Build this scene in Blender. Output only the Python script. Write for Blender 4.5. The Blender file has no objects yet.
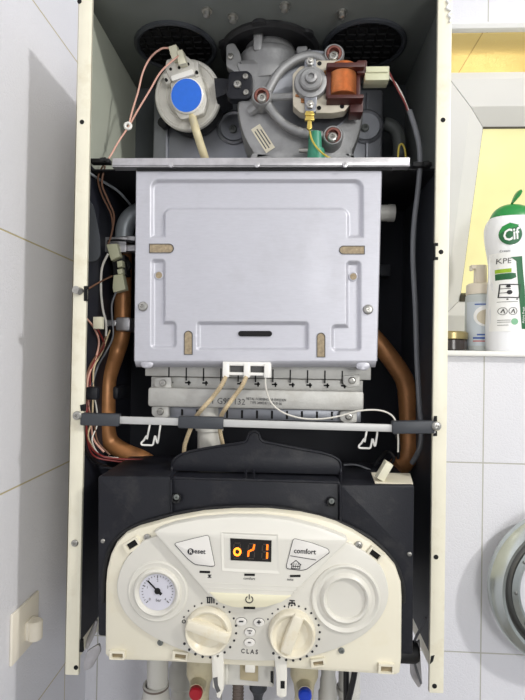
import bpy, bmesh, math, random
import numpy as np
from mathutils import Vector, Matrix
from mathutils.geometry import tessellate_polygon
random.seed(7)
C = bpy.context.scene.collection
PI = math.pi

# ------------------------------------------------------------------ camera
F = 506.0; CX, CY = 262.5, 350.0; CAMZ = 1.5
yc = Vector((25.5, -6.0, F)).normalized()           # world depth axis seen by the camera (right, up, forward)
r = math.radians(0.95)
zc = Vector((math.sin(r), math.cos(r), 0.0))
zc.z = -(zc.x * yc.x + zc.y * yc.y) / yc.z
zc.normalize()
xc = Vector((yc.y * zc.z - yc.z * zc.y, yc.z * zc.x - yc.x * zc.z, yc.x * zc.y - yc.y * zc.x))
if xc.x < 0: xc = -xc
def at(px, py, Y):
    """pixel of the photograph -> point of the place at depth Y"""
    d = Vector((px - CX, CY - py, F))
    w = Vector((xc.dot(d), yc.dot(d), zc.dot(d)))
    t = Y / w.y
    return Vector((w.x * t, Y, CAMZ + w.z * t))
def px2m(Y, n=1.0): return n * Y / F
cd = bpy.data.cameras.new('camera'); cam = bpy.data.objects.new('camera', cd); C.objects.link(cam)
right = Vector((xc.x, yc.x, zc.x)); up = Vector((xc.y, yc.y, zc.y)); fwd = Vector((xc.z, yc.z, zc.z))
M3 = Matrix((right, up, -fwd)).transposed()
cam.matrix_world = Matrix.Translation((0, 0, CAMZ)) @ M3.to_4x4()
cd.sensor_fit = 'VERTICAL'; cd.sensor_height = 36.0; cd.lens = 36.0 * F / 700.0
cd.clip_start = 0.01
bpy.context.scene.camera = cam

# --------------------------------------------------------------- materials
def lin(c):
    def f(v):
        v /= 255.0
        return v / 12.92 if v <= 0.04045 else ((v + 0.055) / 1.055) ** 2.4
    return (f(c[0]), f(c[1]), f(c[2]), 1.0)
def mat(name, rgb, rough=0.5, metal=0.0, var=0.0, vscale=40.0, bump=0.0, bscale=300.0, dirt=None, dirt_amt=0.0, dscale=18.0, spec=None, coat=0.0, stretch=None, aniso=None):
    m = bpy.data.materials.new(name); m.use_nodes = True
    nt = m.node_tree; N = nt.nodes; L = nt.links
    b = N['Principled BSDF']
    b.inputs['Base Color'].default_value = lin(rgb); b.inputs['Roughness'].default_value = rough
    b.inputs['Metallic'].default_value = metal
    if spec is not None: b.inputs['Specular IOR Level'].default_value = spec
    if coat: b.inputs['Coat Weight'].default_value = coat; b.inputs['Coat Roughness'].default_value = 0.1
    tc = N.new('ShaderNodeTexCoord'); vec = tc.outputs['Object']
    if stretch:
        mp = N.new('ShaderNodeMapping'); mp.inputs['Scale'].default_value = stretch
        L.new(vec, mp.inputs['Vector']); vec = mp.outputs['Vector']
    col = None
    if var > 0:
        n = N.new('ShaderNodeTexNoise'); n.inputs['Scale'].default_value = vscale; n.inputs['Detail'].default_value = 5
        L.new(vec, n.inputs['Vector'])
        mr = N.new('ShaderNodeMapRange'); mr.inputs[1].default_value = 0.3; mr.inputs[2].default_value = 0.7
        mr.inputs[3].default_value = 1 - var; mr.inputs[4].default_value = 1 + var
        L.new(n.outputs['Fac'], mr.inputs[0])
        mx = N.new('ShaderNodeMix'); mx.data_type = 'RGBA'; mx.blend_type = 'MULTIPLY'; mx.inputs[0].default_value = 1.0
        mx.inputs[6].default_value = lin(rgb); L.new(mr.outputs[0], mx.inputs[7]); col = mx.outputs[2]
    if dirt:
        n = N.new('ShaderNodeTexNoise'); n.inputs['Scale'].default_value = dscale; n.inputs['Detail'].default_value = 8; n.inputs['Roughness'].default_value = 0.7
        L.new(tc.outputs['Object'], n.inputs['Vector'])
        mr = N.new('ShaderNodeMapRange'); mr.inputs[1].default_value = 0.52; mr.inputs[2].default_value = 0.75
        mr.inputs[3].default_value = 0; mr.inputs[4].default_value = dirt_amt
        L.new(n.outputs['Fac'], mr.inputs[0])
        mx = N.new('ShaderNodeMix'); mx.data_type = 'RGBA'
        L.new(mr.outputs[0], mx.inputs[0])
        if col: L.new(col, mx.inputs[6])
        else: mx.inputs[6].default_value = lin(rgb)
        mx.inputs[7].default_value = lin(dirt); col = mx.outputs[2]
    if col: L.new(col, b.inputs['Base Color'])
    if bump > 0:
        n = N.new('ShaderNodeTexNoise'); n.inputs['Scale'].default_value = bscale; n.inputs['Detail'].default_value = 4
        L.new(vec, n.inputs['Vector'])
        bp = N.new('ShaderNodeBump'); bp.inputs['Strength'].default_value = bump; bp.inputs['Distance'].default_value = 0.001
        L.new(n.outputs['Fac'], bp.inputs['Height']); L.new(bp.outputs['Normal'], b.inputs['Normal'])
    return m
def emit(name, rgb, s, var=0.0):
    m = bpy.data.materials.new(name); m.use_nodes = True
    nt = m.node_tree; N = nt.nodes; L = nt.links; b = N['Principled BSDF']
    b.inputs['Base Color'].default_value = lin(rgb); b.inputs['Emission Color'].default_value = lin(rgb)
    b.inputs['Emission Strength'].default_value = s; b.inputs['Roughness'].default_value = 0.4
    if var:
        tc = N.new('ShaderNodeTexCoord'); n = N.new('ShaderNodeTexNoise'); n.inputs['Scale'].default_value = 9; n.inputs['Detail'].default_value = 3
        L.new(tc.outputs['Object'], n.inputs['Vector'])
        mr = N.new('ShaderNodeMapRange'); mr.inputs[1].default_value = .3; mr.inputs[2].default_value = .7; mr.inputs[3].default_value = s * (1 - var); mr.inputs[4].default_value = s * (1 + var)
        L.new(n.outputs['Fac'], mr.inputs[0]); L.new(mr.outputs[0], b.inputs['Emission Strength'])
    return m
def tile_mat(name, axis, u0, w, z0, h, rgb=(224, 224, 230), grout=(186, 184, 176)):
    m = bpy.data.materials.new(name); m.use_nodes = True
    nt = m.node_tree; N = nt.nodes; L = nt.links; b = N['Principled BSDF']
    g = N.new('ShaderNodeNewGeometry'); sp = N.new('ShaderNodeSeparateXYZ'); L.new(g.outputs['Position'], sp.inputs[0])
    def sub(o, v):
        a = N.new('ShaderNodeMath'); a.operation = 'SUBTRACT'; L.new(o, a.inputs[0]); a.inputs[1].default_value = v; return a.outputs[0]
    cb = N.new('ShaderNodeCombineXYZ')
    L.new(sub(sp.outputs[axis[0]], u0), cb.inputs[0]); L.new(sub(sp.outputs[axis[1]], z0), cb.inputs[1])
    br = N.new('ShaderNodeTexBrick'); br.offset = 0.0; br.squash = 1.0
    L.new(cb.outputs[0], br.inputs['Vector'])
    br.inputs['Scale'].default_value = 1.0; br.inputs['Mortar Size'].default_value = 0.0011; br.inputs['Mortar Smooth'].default_value = 0.3
    br.inputs['Brick Width'].default_value = w; br.inputs['Row Height'].default_value = h
    br.inputs['Color1'].default_value = lin(rgb); br.inputs['Color2'].default_value = lin(rgb); br.inputs['Mortar'].default_value = lin(grout)
    L.new(br.outputs['Color'], b.inputs['Base Color'])
    b.inputs['Roughness'].default_value = 0.33; b.inputs['Specular IOR Level'].default_value = 0.4
    vo = N.new('ShaderNodeTexVoronoi'); vo.feature = 'DISTANCE_TO_EDGE'; vo.inputs['Scale'].default_value = 190
    nz = N.new('ShaderNodeTexNoise'); nz.inputs['Scale'].default_value = 60; L.new(cb.outputs[0], nz.inputs['Vector'])
    mxv = N.new('ShaderNodeMix'); mxv.data_type = 'RGBA'; mxv.blend_type = 'ADD'; mxv.inputs[0].default_value = 0.012
    L.new(cb.outputs[0], mxv.inputs[6]); L.new(nz.outputs['Color'], mxv.inputs[7]); L.new(mxv.outputs[2], vo.inputs['Vector'])
    mr = N.new('ShaderNodeMapRange'); mr.inputs[1].default_value = 0.0; mr.inputs[2].default_value = 0.12; L.new(vo.outputs['Distance'], mr.inputs[0])
    bp = N.new('ShaderNodeBump'); bp.inputs['Strength'].default_value = 0.32; bp.inputs['Distance'].default_value = 0.0006
    L.new(mr.outputs[0], bp.inputs['Height'])
    bp2 = N.new('ShaderNodeBump'); bp2.invert = True; bp2.inputs['Strength'].default_value = 0.5; bp2.inputs['Distance'].default_value = 0.0015
    L.new(br.outputs['Fac'], bp2.inputs['Height']); L.new(bp.outputs['Normal'], bp2.inputs['Normal'])
    L.new(bp2.outputs['Normal'], b.inputs['Normal'])
    return m

m_flange = mat('aged cream enamel', (238, 233, 212), 0.35, 0, 0.03, 30, dirt=(196, 180, 140), dirt_amt=0.45, dscale=22)
m_side_lit = mat('greenish grey side sheet lit tone', (176, 180, 166), 0.5, 0, 0.06, 14, 0.1, 200)  # left lining only: its lit side is put into a lighter colour
m_gask = mat('black flue gasket', (34, 34, 36), 0.55)
m_inner = mat('dull grey galvanised lining', (106, 110, 107), 0.5, 0.0, 0.06, 25, 0.1, 200)
m_unlit = mat('lower lining in unlit dark', (26, 28, 38), 0.6, 0, 0.1, 30)  # darkness of the unlit lower interior put into the colour
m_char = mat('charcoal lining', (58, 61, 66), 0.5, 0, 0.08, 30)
m_black = mat('black rubber', (14, 14, 16), 0.6)
m_hole = mat('black hole', (4, 4, 5), 0.8)
m_blackp = mat('dusty black plastic', (27, 28, 34), 0.45, 0, 0.08, 30, 0.15, 500, dirt=(96, 94, 90), dirt_amt=0.22, dscale=35, spec=.3)
m_alu = mat('brushed aluminised sheet', (196, 196, 203), 0.48, 0.4, 0.03, 120, 0.05, 400, dirt=(160, 158, 158), dirt_amt=0.25, dscale=14, stretch=(1, 1, 6))
m_tray = mat('galvanised zinc sheet', (196, 194, 196), 0.36, 0.75, 0.12, 90, 0.1, 200)
m_cast = mat('cast aluminium', (156, 156, 156), 0.5, 0.5, 0.1, 60, 0.25, 300, dirt=(95, 92, 88), dirt_amt=0.4, dscale=20)
m_castb = mat('pale cast burner', (193, 192, 187), 0.55, 0.35, 0.06, 70, 0.25, 500, dirt=(140, 130, 115), dirt_amt=0.3, dscale=30)
m_hood = mat('grey zinc hood', (142, 144, 150), 0.42, 0.75, 0.06, 50)
m_steel = mat('steel screw', (180, 178, 172), 0.3, 0.9)
m_copper = mat('tarnished copper', (178, 124, 78), 0.42, 0.4, 0.22, 60, 0.1, 200, dirt=(92, 60, 44), dirt_amt=0.7, dscale=30)
m_gpipe = mat('grey painted pipe', (176, 182, 186), 0.4, 0.3, 0.08, 60)
m_coil = mat('enamelled copper wire', (236, 162, 108), 0.34, 0.8, 0.1, 200)
m_bobbin = mat('maroon bobbin', (72, 31, 27), 0.4)
m_stator = mat('zinc stator plates', (206, 198, 180), 0.45, 0.35, 0.08, 80, dirt=(150, 120, 90), dirt_amt=0.4, dscale=60)
m_grom = mat('red brown grommet', (126, 76, 66), 0.5)
m_ivory = mat('ivory plastic', (222, 214, 194), 0.42, 0, 0.04, 60, dirt=(170, 150, 110), dirt_amt=0.3, dscale=60)
m_sw = mat('pale grey plastic', (214, 211, 202), 0.4, 0, 0.05, 60, dirt=(150, 140, 120), dirt_amt=0.35, dscale=50)
m_blue = mat('blue sticker', (36, 112, 226), 0.4, 0, 0.04, 200)
m_hose = mat('yellowed silicone hose', (214, 202, 164), 0.4)
m_conn = mat('cream connector', (218, 214, 190), 0.4)
m_conng = mat('greenish cream connector', (208, 208, 176), 0.4)
m_white = mat('white ceramic', (240, 238, 232), 0.3)
m_wpink = mat('faded pink wire', (214, 164, 146), 0.45)
m_wred = mat('dark red wire', (130, 50, 48), 0.45)
m_wbrown = mat('brown wire', (120, 86, 66), 0.5)
m_wwhite = mat('white wire', (226, 222, 212), 0.45)
m_wgrey = mat('grey cable', (104, 106, 110), 0.45)
m_wblack = mat('black wire', (22, 22, 24), 0.45)
m_wyel = mat('yellow wire', (196, 176, 70), 0.45)
m_braid = mat('tan glass braid', (206, 186, 150), 0.7, 0, 0.2, 600, 0.5, 1500)
m_brass = mat('brass spade', (214, 188, 100), 0.3, 0.7)
m_green = mat('green rubber plug', (58, 140, 112), 0.45)
m_paper = mat('cream sticker', (226, 218, 196), 0.6)
m_ink = mat('dark ink', (34, 34, 40), 0.6)
m_inkg = mat('grey ink', (88, 88, 88), 0.6)
m_insul = mat('beige insulation', (160, 144, 118), 0.8, 0, 0.25, 300, 0.5, 700)  # colour darkened for the shadow inside the slots
m_panel = mat('yellowed cream plastic', (228, 222, 202), 0.38, 0, 0.02, 20, dirt=(212, 198, 160), dirt_amt=0.35, dscale=16)
m_fascia = mat('off white fascia', (216, 213, 203), 0.36, 0, 0.015, 30)
m_plate = mat('warm white display plate', (227, 224, 214), 0.34, 0, 0.015, 30)
m_cres = mat('cream crescent', (232, 226, 198), 0.36)
m_btn = mat('pale button', (225, 222, 216), 0.4)
m_knob = mat('yellowed knob', (228, 221, 201), 0.36, 0, 0.03, 60, dirt=(206, 186, 138), dirt_amt=0.5, dscale=60)
m_dial = mat('lilac grey dial', (206, 205, 214), 0.35)
m_screen = mat('black display window', (24, 20, 18), 0.15)
m_segoff = mat('unlit segment', (58, 50, 44), 0.4)
m_seg = emit('orange segment', (255, 120, 22), 1.2)
m_segc = emit('bright orange segment', (255, 164, 56), 1.5)
m_pvc = mat('grey white pvc', (208, 206, 198), 0.4, 0, 0.03, 40)
m_valve = mat('aged ivory valve', (206, 196, 164), 0.42, 0, 0.06, 60, dirt=(150, 124, 80), dirt_amt=0.5, dscale=40)
m_redcap = mat('red cap', (176, 24, 40), 0.4)
m_bluecap = mat('blue cap', (28, 66, 190), 0.4)
m_ridge = mat('brown corrugated hose', (116, 104, 96), 0.5)
m_tile = None
m_frame = mat('white window plastic', (222, 221, 217), 0.35, 0, 0.01, 20)
m_trim = mat('white trim', (238, 238, 236), 0.35)
m_gasket = mat('dark gasket', (70, 66, 52), 0.6)
m_pane = emit('yellow lit frosted pane', (252, 245, 184), .90, 0.10); m_pane.node_tree.nodes['Principled BSDF'].inputs['Base Color'].default_value = lin((120, 112, 60))
m_hookw = mat('cream hook plastic', (236, 229, 214), 0.38)
m_bottle = mat('white bottle plastic', (236, 237, 242), 0.25, 0, coat=0.3)
m_bgreen = mat('green cap plastic', (28, 138, 62), 0.3, coat=0.2)
m_dgreen = mat('dark green print', (22, 96, 54), 0.4)
m_lime = mat('lime print', (150, 186, 40), 0.4)
m_labelw = mat('white label', (240, 240, 240), 0.4)
m_foamb = mat('clear bluish bottle', (196, 202, 202), 0.25, 0, 0.03, 30)
m_pump = mat('ivory pump', (228, 218, 202), 0.4)
m_bluepr = mat('pale blue print', (200, 208, 216), 0.5)
m_blued = mat('blue print', (66, 96, 170), 0.5)
m_redpr = mat('red print', (196, 84, 84), 0.5)
m_gold = mat('gold lid', (158, 144, 100), 0.3, 0.7)
m_jar = mat('dark jar glass', (52, 46, 44), 0.2)
m_chrome = mat('scuffed chrome', (196, 202, 199), 0.22, 0.95, 0.08, 20, dirt=(110, 114, 112), dirt_amt=0.5, dscale=14)
m_chromed = mat('dark groove', (118, 118, 116), 0.35, 0.8)

# ------------------------------------------------------------ mesh helpers
def off(poly, d):
    """inset a closed 2D outline by d (orientation independent)"""
    n = len(poly); A = sum(poly[i][0] * poly[(i + 1) % n][1] - poly[(i + 1) % n][0] * poly[i][1] for i in range(n))
    s = 1 if A > 0 else -1; out = []
    for i in range(n):
        p0 = Vector(poly[i - 1]); p1 = Vector(poly[i]); p2 = Vector(poly[(i + 1) % n])
        e1 = (p1 - p0); e2 = (p2 - p1)
        if e1.length < 1e-9 or e2.length < 1e-9: out.append(tuple(p1)); continue
        e1.normalize(); e2.normalize()
        n1 = Vector((-e1.y, e1.x)) * s; n2 = Vector((-e2.y, e2.x)) * s
        b = n1 + n2
        k = max(b.length_squared / 2, 0.35)
        out.append(tuple(p1 + b * (d / k)))
    return out
def smooth_path(pts, n=6, closed=False):
    P = [Vector(p) for p in pts]; out = []
    m = len(P); rng = m if closed else m - 1
    for i in range(rng):
        if closed: a, b, c, d = P[i - 1], P[i], P[(i + 1) % m], P[(i + 2) % m]
        else: a, b, c, d = P[max(i - 1, 0)], P[i], P[i + 1], P[min(i + 2, m - 1)]
        for k in range(n):
            t = k / n
            out.append(0.5 * ((2 * b) + (c - a) * t + (2 * a - 5 * b + 4 * c - d) * t * t + (3 * b - a - 3 * c + d) * t ** 3))
    if not closed: out.append(P[-1])
    return out
class MB:
    def __init__(s): s.v = []; s.f = []
    def add(s, vs, fs):
        o = len(s.v); s.v += [Vector(v) for v in vs]; s.f += [tuple(i + o for i in f) for f in fs]; return s
    def box(s, a, b, bev=0.0, rot=None, piv=None):
        """axis aligned box between corners a, b with optional bevel and rotation matrix about its middle"""
        bm = bmesh.new(); bmesh.ops.create_cube(bm, size=1)
        a = Vector(a); b = Vector(b); c = (a + b) / 2; d = Vector([abs(x) for x in (b - a)])
        for v in bm.verts: v.co = Vector((v.co.x * d.x, v.co.y * d.y, v.co.z * d.z))
        if bev > 0: bmesh.ops.bevel(bm, geom=bm.edges[:], offset=min(bev, min(d) * 0.45), segments=2, affect='EDGES', profile=0.5)
        if rot is not None:
            for v in bm.verts: v.co = rot @ v.co
        bm.verts.index_update()
        s.add([v.co + c for v in bm.verts], [[v.index for v in f.verts] for f in bm.faces]); bm.free(); return s
    def prism(s, poly, y0, y1, ch=0.0, frame=None):
        """outline in XZ extruded from y0 (front) to y1; ch chamfers the front edge; frame maps (x,y,z)"""
        fr = frame or (lambda x, y, z: Vector((x, y, z)))
        n = len(poly); rings = []
        if ch > 0:
            rings.append((off(poly, ch), y0)); rings.append((off(poly, ch * 0.3), y0 + ch * 0.3)); rings.append((poly, y0 + ch))
        else: rings.append((poly, y0))
        rings.append((poly, y1))
        o = len(s.v)
        for pl, y in rings:
            s.v += [fr(p[0], y, p[1]) for p in pl]
        for k in range(len(rings) - 1):
            for i in range(n):
                j = (i + 1) % n
                s.f.append((o + k * n + i, o + k * n + j, o + (k + 1) * n + j, o + (k + 1) * n + i))
        for k in (0, len(rings) - 1):
            tris = tessellate_polygon([[Vector((p[0], p[1], 0)) for p in rings[k][0]]])
            for t in tris: s.f.append(tuple(o + k * n + i for i in t))
        return s
    def ringprism(s, outer, inner, y0, y1):
        """flat frame between two outlines with as many points"""
        n = len(outer); o = len(s.v)
        for pl, y in ((outer, y0), (inner, y0), (outer, y1), (inner, y1)):
            s.v += [Vector((p[0], y, p[1])) for p in pl]
        for i in range(n):
            j = (i + 1) % n
            s.f += [(o + i, o + j, o + n + j, o + n + i), (o + 2 * n + i, o + 2 * n + j, o + 3 * n + j, o + 3 * n + i),
                    (o + i, o + j, o + 2 * n + j, o + 2 * n + i), (o + n + i, o + n + j, o + 3 * n + j, o + 3 * n + i)]
        return s
    def tube(s, pts, rad, seg=10, closed=False, flat=1.0):
        P = [Vector(p) for p in pts]; n = len(P); o = len(s.v)
        rr = rad if callable(rad) else (lambda t: rad)
        tp = None; nrm = None
        for i in range(n):
            if closed: t = (P[(i + 1) % n] - P[i - 1])
            else: t = P[min(i + 1, n - 1)] - P[max(i - 1, 0)]
            if t.length < 1e-9: t = tp or Vector((0, 0, 1))
            t = t.normalized()
            if nrm is None:
                nrm = t.orthogonal().normalized()
            else:
                nrm = nrm - t * nrm.dot(t)
                nrm = nrm.normalized() if nrm.length > 1e-6 else t.orthogonal().normalized()
            b = t.cross(nrm); tp = t; q = rr(i / max(n - 1, 1))
            for k in range(seg):
                a = 2 * PI * k / seg
                s.v.append(P[i] + nrm * math.cos(a) * q + b * math.sin(a) * q * flat)
        for i in range(n if closed else n - 1):
            j = (i + 1) % n
            for k in range(seg):
                l = (k + 1) % seg
                s.f.append((o + i * seg + k, o + i * seg + l, o + j * seg + l, o + j * seg + k))
        if not closed:
            s.f.append(tuple(o + k for k in range(seg))[::-1]); s.f.append(tuple(o + (n - 1) * seg + k for k in range(seg)))
        return s
    def lathe(s, prof, org, axis='-Y', seg=40, sx=1.0, sz=1.0, M=None, closed=False):
        """profile of (radius, height along axis)"""
        org = Vector(org)
        if M is None:
            ax = {'-Y': (Vector((1, 0, 0)), Vector((0, 0, 1)), Vector((0, -1, 0))), 'Z': (Vector((1, 0, 0)), Vector((0, 1, 0)), Vector((0, 0, 1))),
                  'X': (Vector((0, 1, 0)), Vector((0, 0, 1)), Vector((1, 0, 0)))}[axis]
        else: ax = M
        o = len(s.v); n = len(prof)
        for (q, h) in prof:
            for k in range(seg):
                a = 2 * PI * k / seg
                s.v.append(org + ax[0] * (q * sx * math.cos(a)) + ax[1] * (q * sz * math.sin(a)) + ax[2] * h)
        for i in range(n if closed else n - 1):
            for k in range(seg):
                l = (k + 1) % seg; j = (i + 1) % n
                s.f.append((o + i * seg + k, o + i * seg + l, o + j * seg + l, o + j * seg + k))
        if not closed:
            if prof[0][0] > 1e-6: s.f.append(tuple(o + k for k in range(seg)))
            if prof[-1][0] > 1e-6: s.f.append(tuple(o + (n - 1) * seg + k for k in range(seg)))
        return s
    def cyl(s, p0, p1, r0, r1=None, seg=20):
        p0 = Vector(p0); p1 = Vector(p1); d = (p1 - p0); L_ = d.length; d.normalize()
        a = d.orthogonal().normalized(); b = d.cross(a)
        return s.lathe([(r0, 0), (r1 if r1 is not None else r0, L_)], p0, M=(a, b, d), seg=seg)
    def build(s, name, m, parent=None, smooth=35, org=None):
        lo = [min(v[i] for v in s.v) for i in range(3)]; hi = [max(v[i] for v in s.v) for i in range(3)]
        c = Vector(org) if org is not None else Vector([(lo[i] + hi[i]) / 2 for i in range(3)])
        me = bpy.data.meshes.new(name); me.from_pydata([tuple(v - c) for v in s.v], [], s.f)
        bm = bmesh.new(); bm.from_mesh(me)
        bmesh.ops.remove_doubles(bm, verts=bm.verts, dist=1e-6)
        bmesh.ops.recalc_face_normals(bm, faces=bm.faces[:]); bm.to_mesh(me); bm.free()
        me.materials.append(m)
        if smooth:
            for p in me.polygons: p.use_smooth = True
            me.set_sharp_from_angle(angle=math.radians(smooth))
        ob = bpy.data.objects.new(name, me); C.objects.link(ob)
        WL[ob.name] = c
        if parent is not None:
            ob.parent = parent; ob.location = c - WL[parent.name]
        else: ob.location = c
        return ob
WL = {}
def thing(name, loc, label, cat, group=None):
    o = bpy.data.objects.new(name, None); C.objects.link(o); o.location = loc; WL[o.name] = Vector(loc)
    o.empty_display_size = 0.03
    o['label'] = label; o['category'] = cat
    if group: o['group'] = group
    return o
def tag(o, label, cat):
    o['label'] = label; o['category'] = cat; return o
def struct(o): o['kind'] = 'structure'; return o
def lab(o, t): o['label'] = t; return o
def xz(pts, Y): return [(lambda p: (p.x, p.z))(at(a, b, Y)) for a, b in pts]
def rect(x0, y0, x1, y1, Y):
    """axis aligned rectangle through the middles of the pixel edges"""
    ym = (y0 + y1) / 2; xm = (x0 + x1) / 2
    X0 = at(x0, ym, Y).x; X1 = at(x1, ym, Y).x; Z1 = at(xm, y0, Y).z; Z0 = at(xm, y1, Y).z
    return X0, X1, Z0, Z1
def rbox(mb, x0, y0, x1, y1, Y, dep, bev=0.0, rot=None):
    X0, X1, Z0, Z1 = rect(x0, y0, x1, y1, Y); return mb.box((X0, Y, Z0), (X1, Y + dep, Z1), bev, rot)
def rrect(x0, y0, x1, y1, rad, n=5):
    out = []
    for cx, cy, a0 in ((x1 - rad, y0 + rad, -90), (x1 - rad, y1 - rad, 0), (x0 + rad, y1 - rad, 90), (x0 + rad, y0 + rad, 180)):
        for k in range(n + 1):
            a = math.radians(a0 + 90 * k / n); out.append((cx + rad * math.cos(a), cy + rad * math.sin(a)))
    return out
def rnd(pts, rad, n=4):
    """round the corners of a pixel outline"""
    out = []; m = len(pts)
    for i in range(m):
        p0 = Vector(pts[i - 1]); p1 = Vector(pts[i]); p2 = Vector(pts[(i + 1) % m])
        d0 = p0 - p1; d2 = p2 - p1; q = min(rad, d0.length * .45, d2.length * .45)
        a = p1 + d0.normalized() * q; b = p1 + d2.normalized() * q
        for k in range(n + 1):
            t = k / n; out.append(tuple((1 - t) ** 2 * a + 2 * t * (1 - t) * p1 + t * t * b))
    return out
def rotrect(cx, cy, w, h, deg):
    a = math.radians(deg); c, s_ = math.cos(a), math.sin(a)
    return [(cx + x * c - y * s_, cy + x * s_ + y * c) for x, y in ((-w / 2, -h / 2), (w / 2, -h / 2), (w / 2, h / 2), (-w / 2, h / 2))]
def circ(cx, cy, rx, ry=None, n=28, a0=0, a1=360):
    ry = ry or rx
    if a1 - a0 >= 360: return [(cx + rx * math.cos(2 * PI * k / n), cy + ry * math.sin(2 * PI * k / n)) for k in range(n)]
    return [(cx + rx * math.cos(math.radians(a0 + (a1 - a0) * k / n)), cy + ry * math.sin(math.radians(a0 + (a1 - a0) * k / n))) for k in range(n + 1)]
def stroke(mb, pts, w, Y, dep=0.0004, closed=False):
    """a printed line of width w pixels along a pixel path"""
    P = [Vector(p) for p in pts]; n = len(P)
    for i in range(n if closed else n - 1):
        a = P[i]; b = P[(i + 1) % n]; d = b - a
        if d.length < 1e-6: continue
        d.normalize(); q = Vector((-d.y, d.x)) * w / 2; e = d * w * 0.25
        mb.prism(xz([tuple(a - e + q), tuple(b + e + q), tuple(b + e - q), tuple(a - e - q)], Y), Y - dep, Y + 0.0002)
    return mb
def wire(mb, pts, rad_px, n=6, seg=8):
    """pts: (px, py, depth)"""
    P = [at(*p) for p in pts]; Q = smooth_path(P, n)
    Ym = sum(p[2] for p in pts) / len(pts)
    return mb.tube(Q, px2m(Ym, rad_px), seg)
def text(s_, px, py, Y, hpx, m, parent, name, rot=0.0, bold=0.0, shear=0.0, dep=0.0003, sx=1.0, mtx=None):
    cu = bpy.data.curves.new(name, 'FONT'); cu.body = s_; cu.size = px2m(Y, hpx) / 0.70
    cu.align_x = 'CENTER'; cu.align_y = 'CENTER'; cu.extrude = dep; cu.shear = shear; cu.offset = bold; cu.resolution_u = 2
    t = bpy.data.objects.new('tmp', cu); C.objects.link(t)
    me = bpy.data.meshes.new_from_object(t); bpy.data.objects.remove(t)
    p = at(px, py, Y)
    base = Matrix.Rotation(math.radians(rot), 4, 'Y') @ Matrix.Rotation(PI / 2, 4, 'X') @ Matrix.Diagonal((sx, 1, 1, 1))
    if mtx is not None: base = mtx @ base
    me.transform(base); me.materials.clear(); me.materials.append(m); me.name = name
    o = bpy.data.objects.new(name, me); C.objects.link(o); WL[o.name] = p
    if parent is not None: o.parent = parent; o.location = p - WL[parent.name]
    else: o.location = p
    return o
def screw(px, py, Y, rpx, parent, name='screw', m=None, slot=True, pitch=0):
    """pan head screw with a cross recess"""
    p = at(px, py, Y); q = px2m(Y, rpx); mb = MB()
    prof = [(q, 0), (q, q * .25), (q * .8, q * .5), (q * .5, q * .58)]
    mb.lathe(prof + [(q * .42, q * .58), (q * .36, q * .2), (0, q * .2)], p, seg=20)
    for a in (0.4, 0.4 + PI / 2):
        R = Matrix.Rotation(a, 3, 'Y')
        mb.box(p + Vector((-q * .44, -q * .44, -q * .09)), p + Vector((q * .44, -q * .2, q * .09)), 0, R)
    return mb.build(name, m or m_steel, parent)

# ================================================================ the room
WY = 0.80                                    # tiled back wall
WXL = -0.315                                 # tiled left wall
za = at(483, 463, WY).z; zb = at(482, 653, WY).z; xt = at(483, 460, WY).x
rowh = za - zb; tw = 0.2
m_tile = tile_mat('white crackle tile', (0, 2), xt - 20 * tw, tw, za - 20 * rowh, rowh)
m_tilel = tile_mat('white crackle tile side', (1, 2), 0.722 - 20 * tw, tw, za - 20 * rowh + 0.002, rowh, grout=(190, 178, 140))
ox0 = at(440, 200, WY).x; ox1 = ox0 + 0.62
oz1 = at(490, 31, WY).z; oz0 = at(490, 351.5, WY).z
wt = 0.30                                    # wall thickness
mb = MB()
mb.box((WXL - .1, WY, 0), (ox0, WY + wt, 2.8)); mb.box((ox1, WY, 0), (2.6, WY + wt, 2.8))
mb.box((ox0, WY, 0), (ox1, WY + wt, oz0)); mb.box((ox0, WY, oz1), (ox1, WY + wt, 2.8))
struct(mb.build('wall_back', m_tile, smooth=0))
struct(MB().box((WXL - .1, -2.2, 0), (WXL, WY, 2.8)).build('wall_left', m_tilel, smooth=0))
m_floor = mat('grey floor tile', (150, 146, 140), 0.5); m_ceil = mat('white ceiling', (236, 236, 232), 0.8)
struct(MB().box((WXL - .1, -2.2, -.05), (2.6, WY + wt, 0)).build('floor', m_floor, smooth=0))
struct(MB().box((WXL - .1, -2.2, 2.8), (2.6, WY + wt, 2.85)).build('ceiling', m_ceil, smooth=0))
# white edge profile over the niche and along the sill
z0 = at(490, 23, WY).z
t = MB()
prof = [(WY - .001, z0), (WY - .006, z0 - .002), (WY - .009, (z0 + oz1) / 2), (WY - .006, oz1 + .001), (WY - .001, oz1 - .0005), (WY + .003, oz1)]
def extr(mb, prof, x0, x1):
    n = len(prof); o = len(mb.v)
    for x in (x0, x1): mb.v += [Vector((x, a, b)) for a, b in prof]
    for i in range(n):
        j = (i + 1) % n; mb.f.append((o + i, o + j, o + n + j, o + n + i))
    mb.f.append(tuple(o + i for i in range(n))); mb.f.append(tuple(o + n + i for i in range(n)))
    return mb
struct(extr(t, prof, ox0 - .01, ox1 + .01).build('trim_1', m_trim))
za1 = at(490, 356.5, WY).z
t = MB(); t.box((ox0 - .01, WY - .012, za1), (ox1 + .01, WY + wt - .04, oz0 + .0006), .002)
struct(t.build('trim_2', m_trim))
m_soff = tile_mat('soffit tile tinted by window glow', (0, 1), at(483.3, 33, WY).x - 20 * tw, tw, WY - 3, 3.6, rgb=(246, 221, 148), grout=(206, 170, 102))  # warm glow from the window put into the tile colour
struct(MB().box((ox0, WY + .004, oz1 - .0012), (ox1, WY + .235, oz1)).build('trim_3', m_soff, smooth=0))
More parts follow.
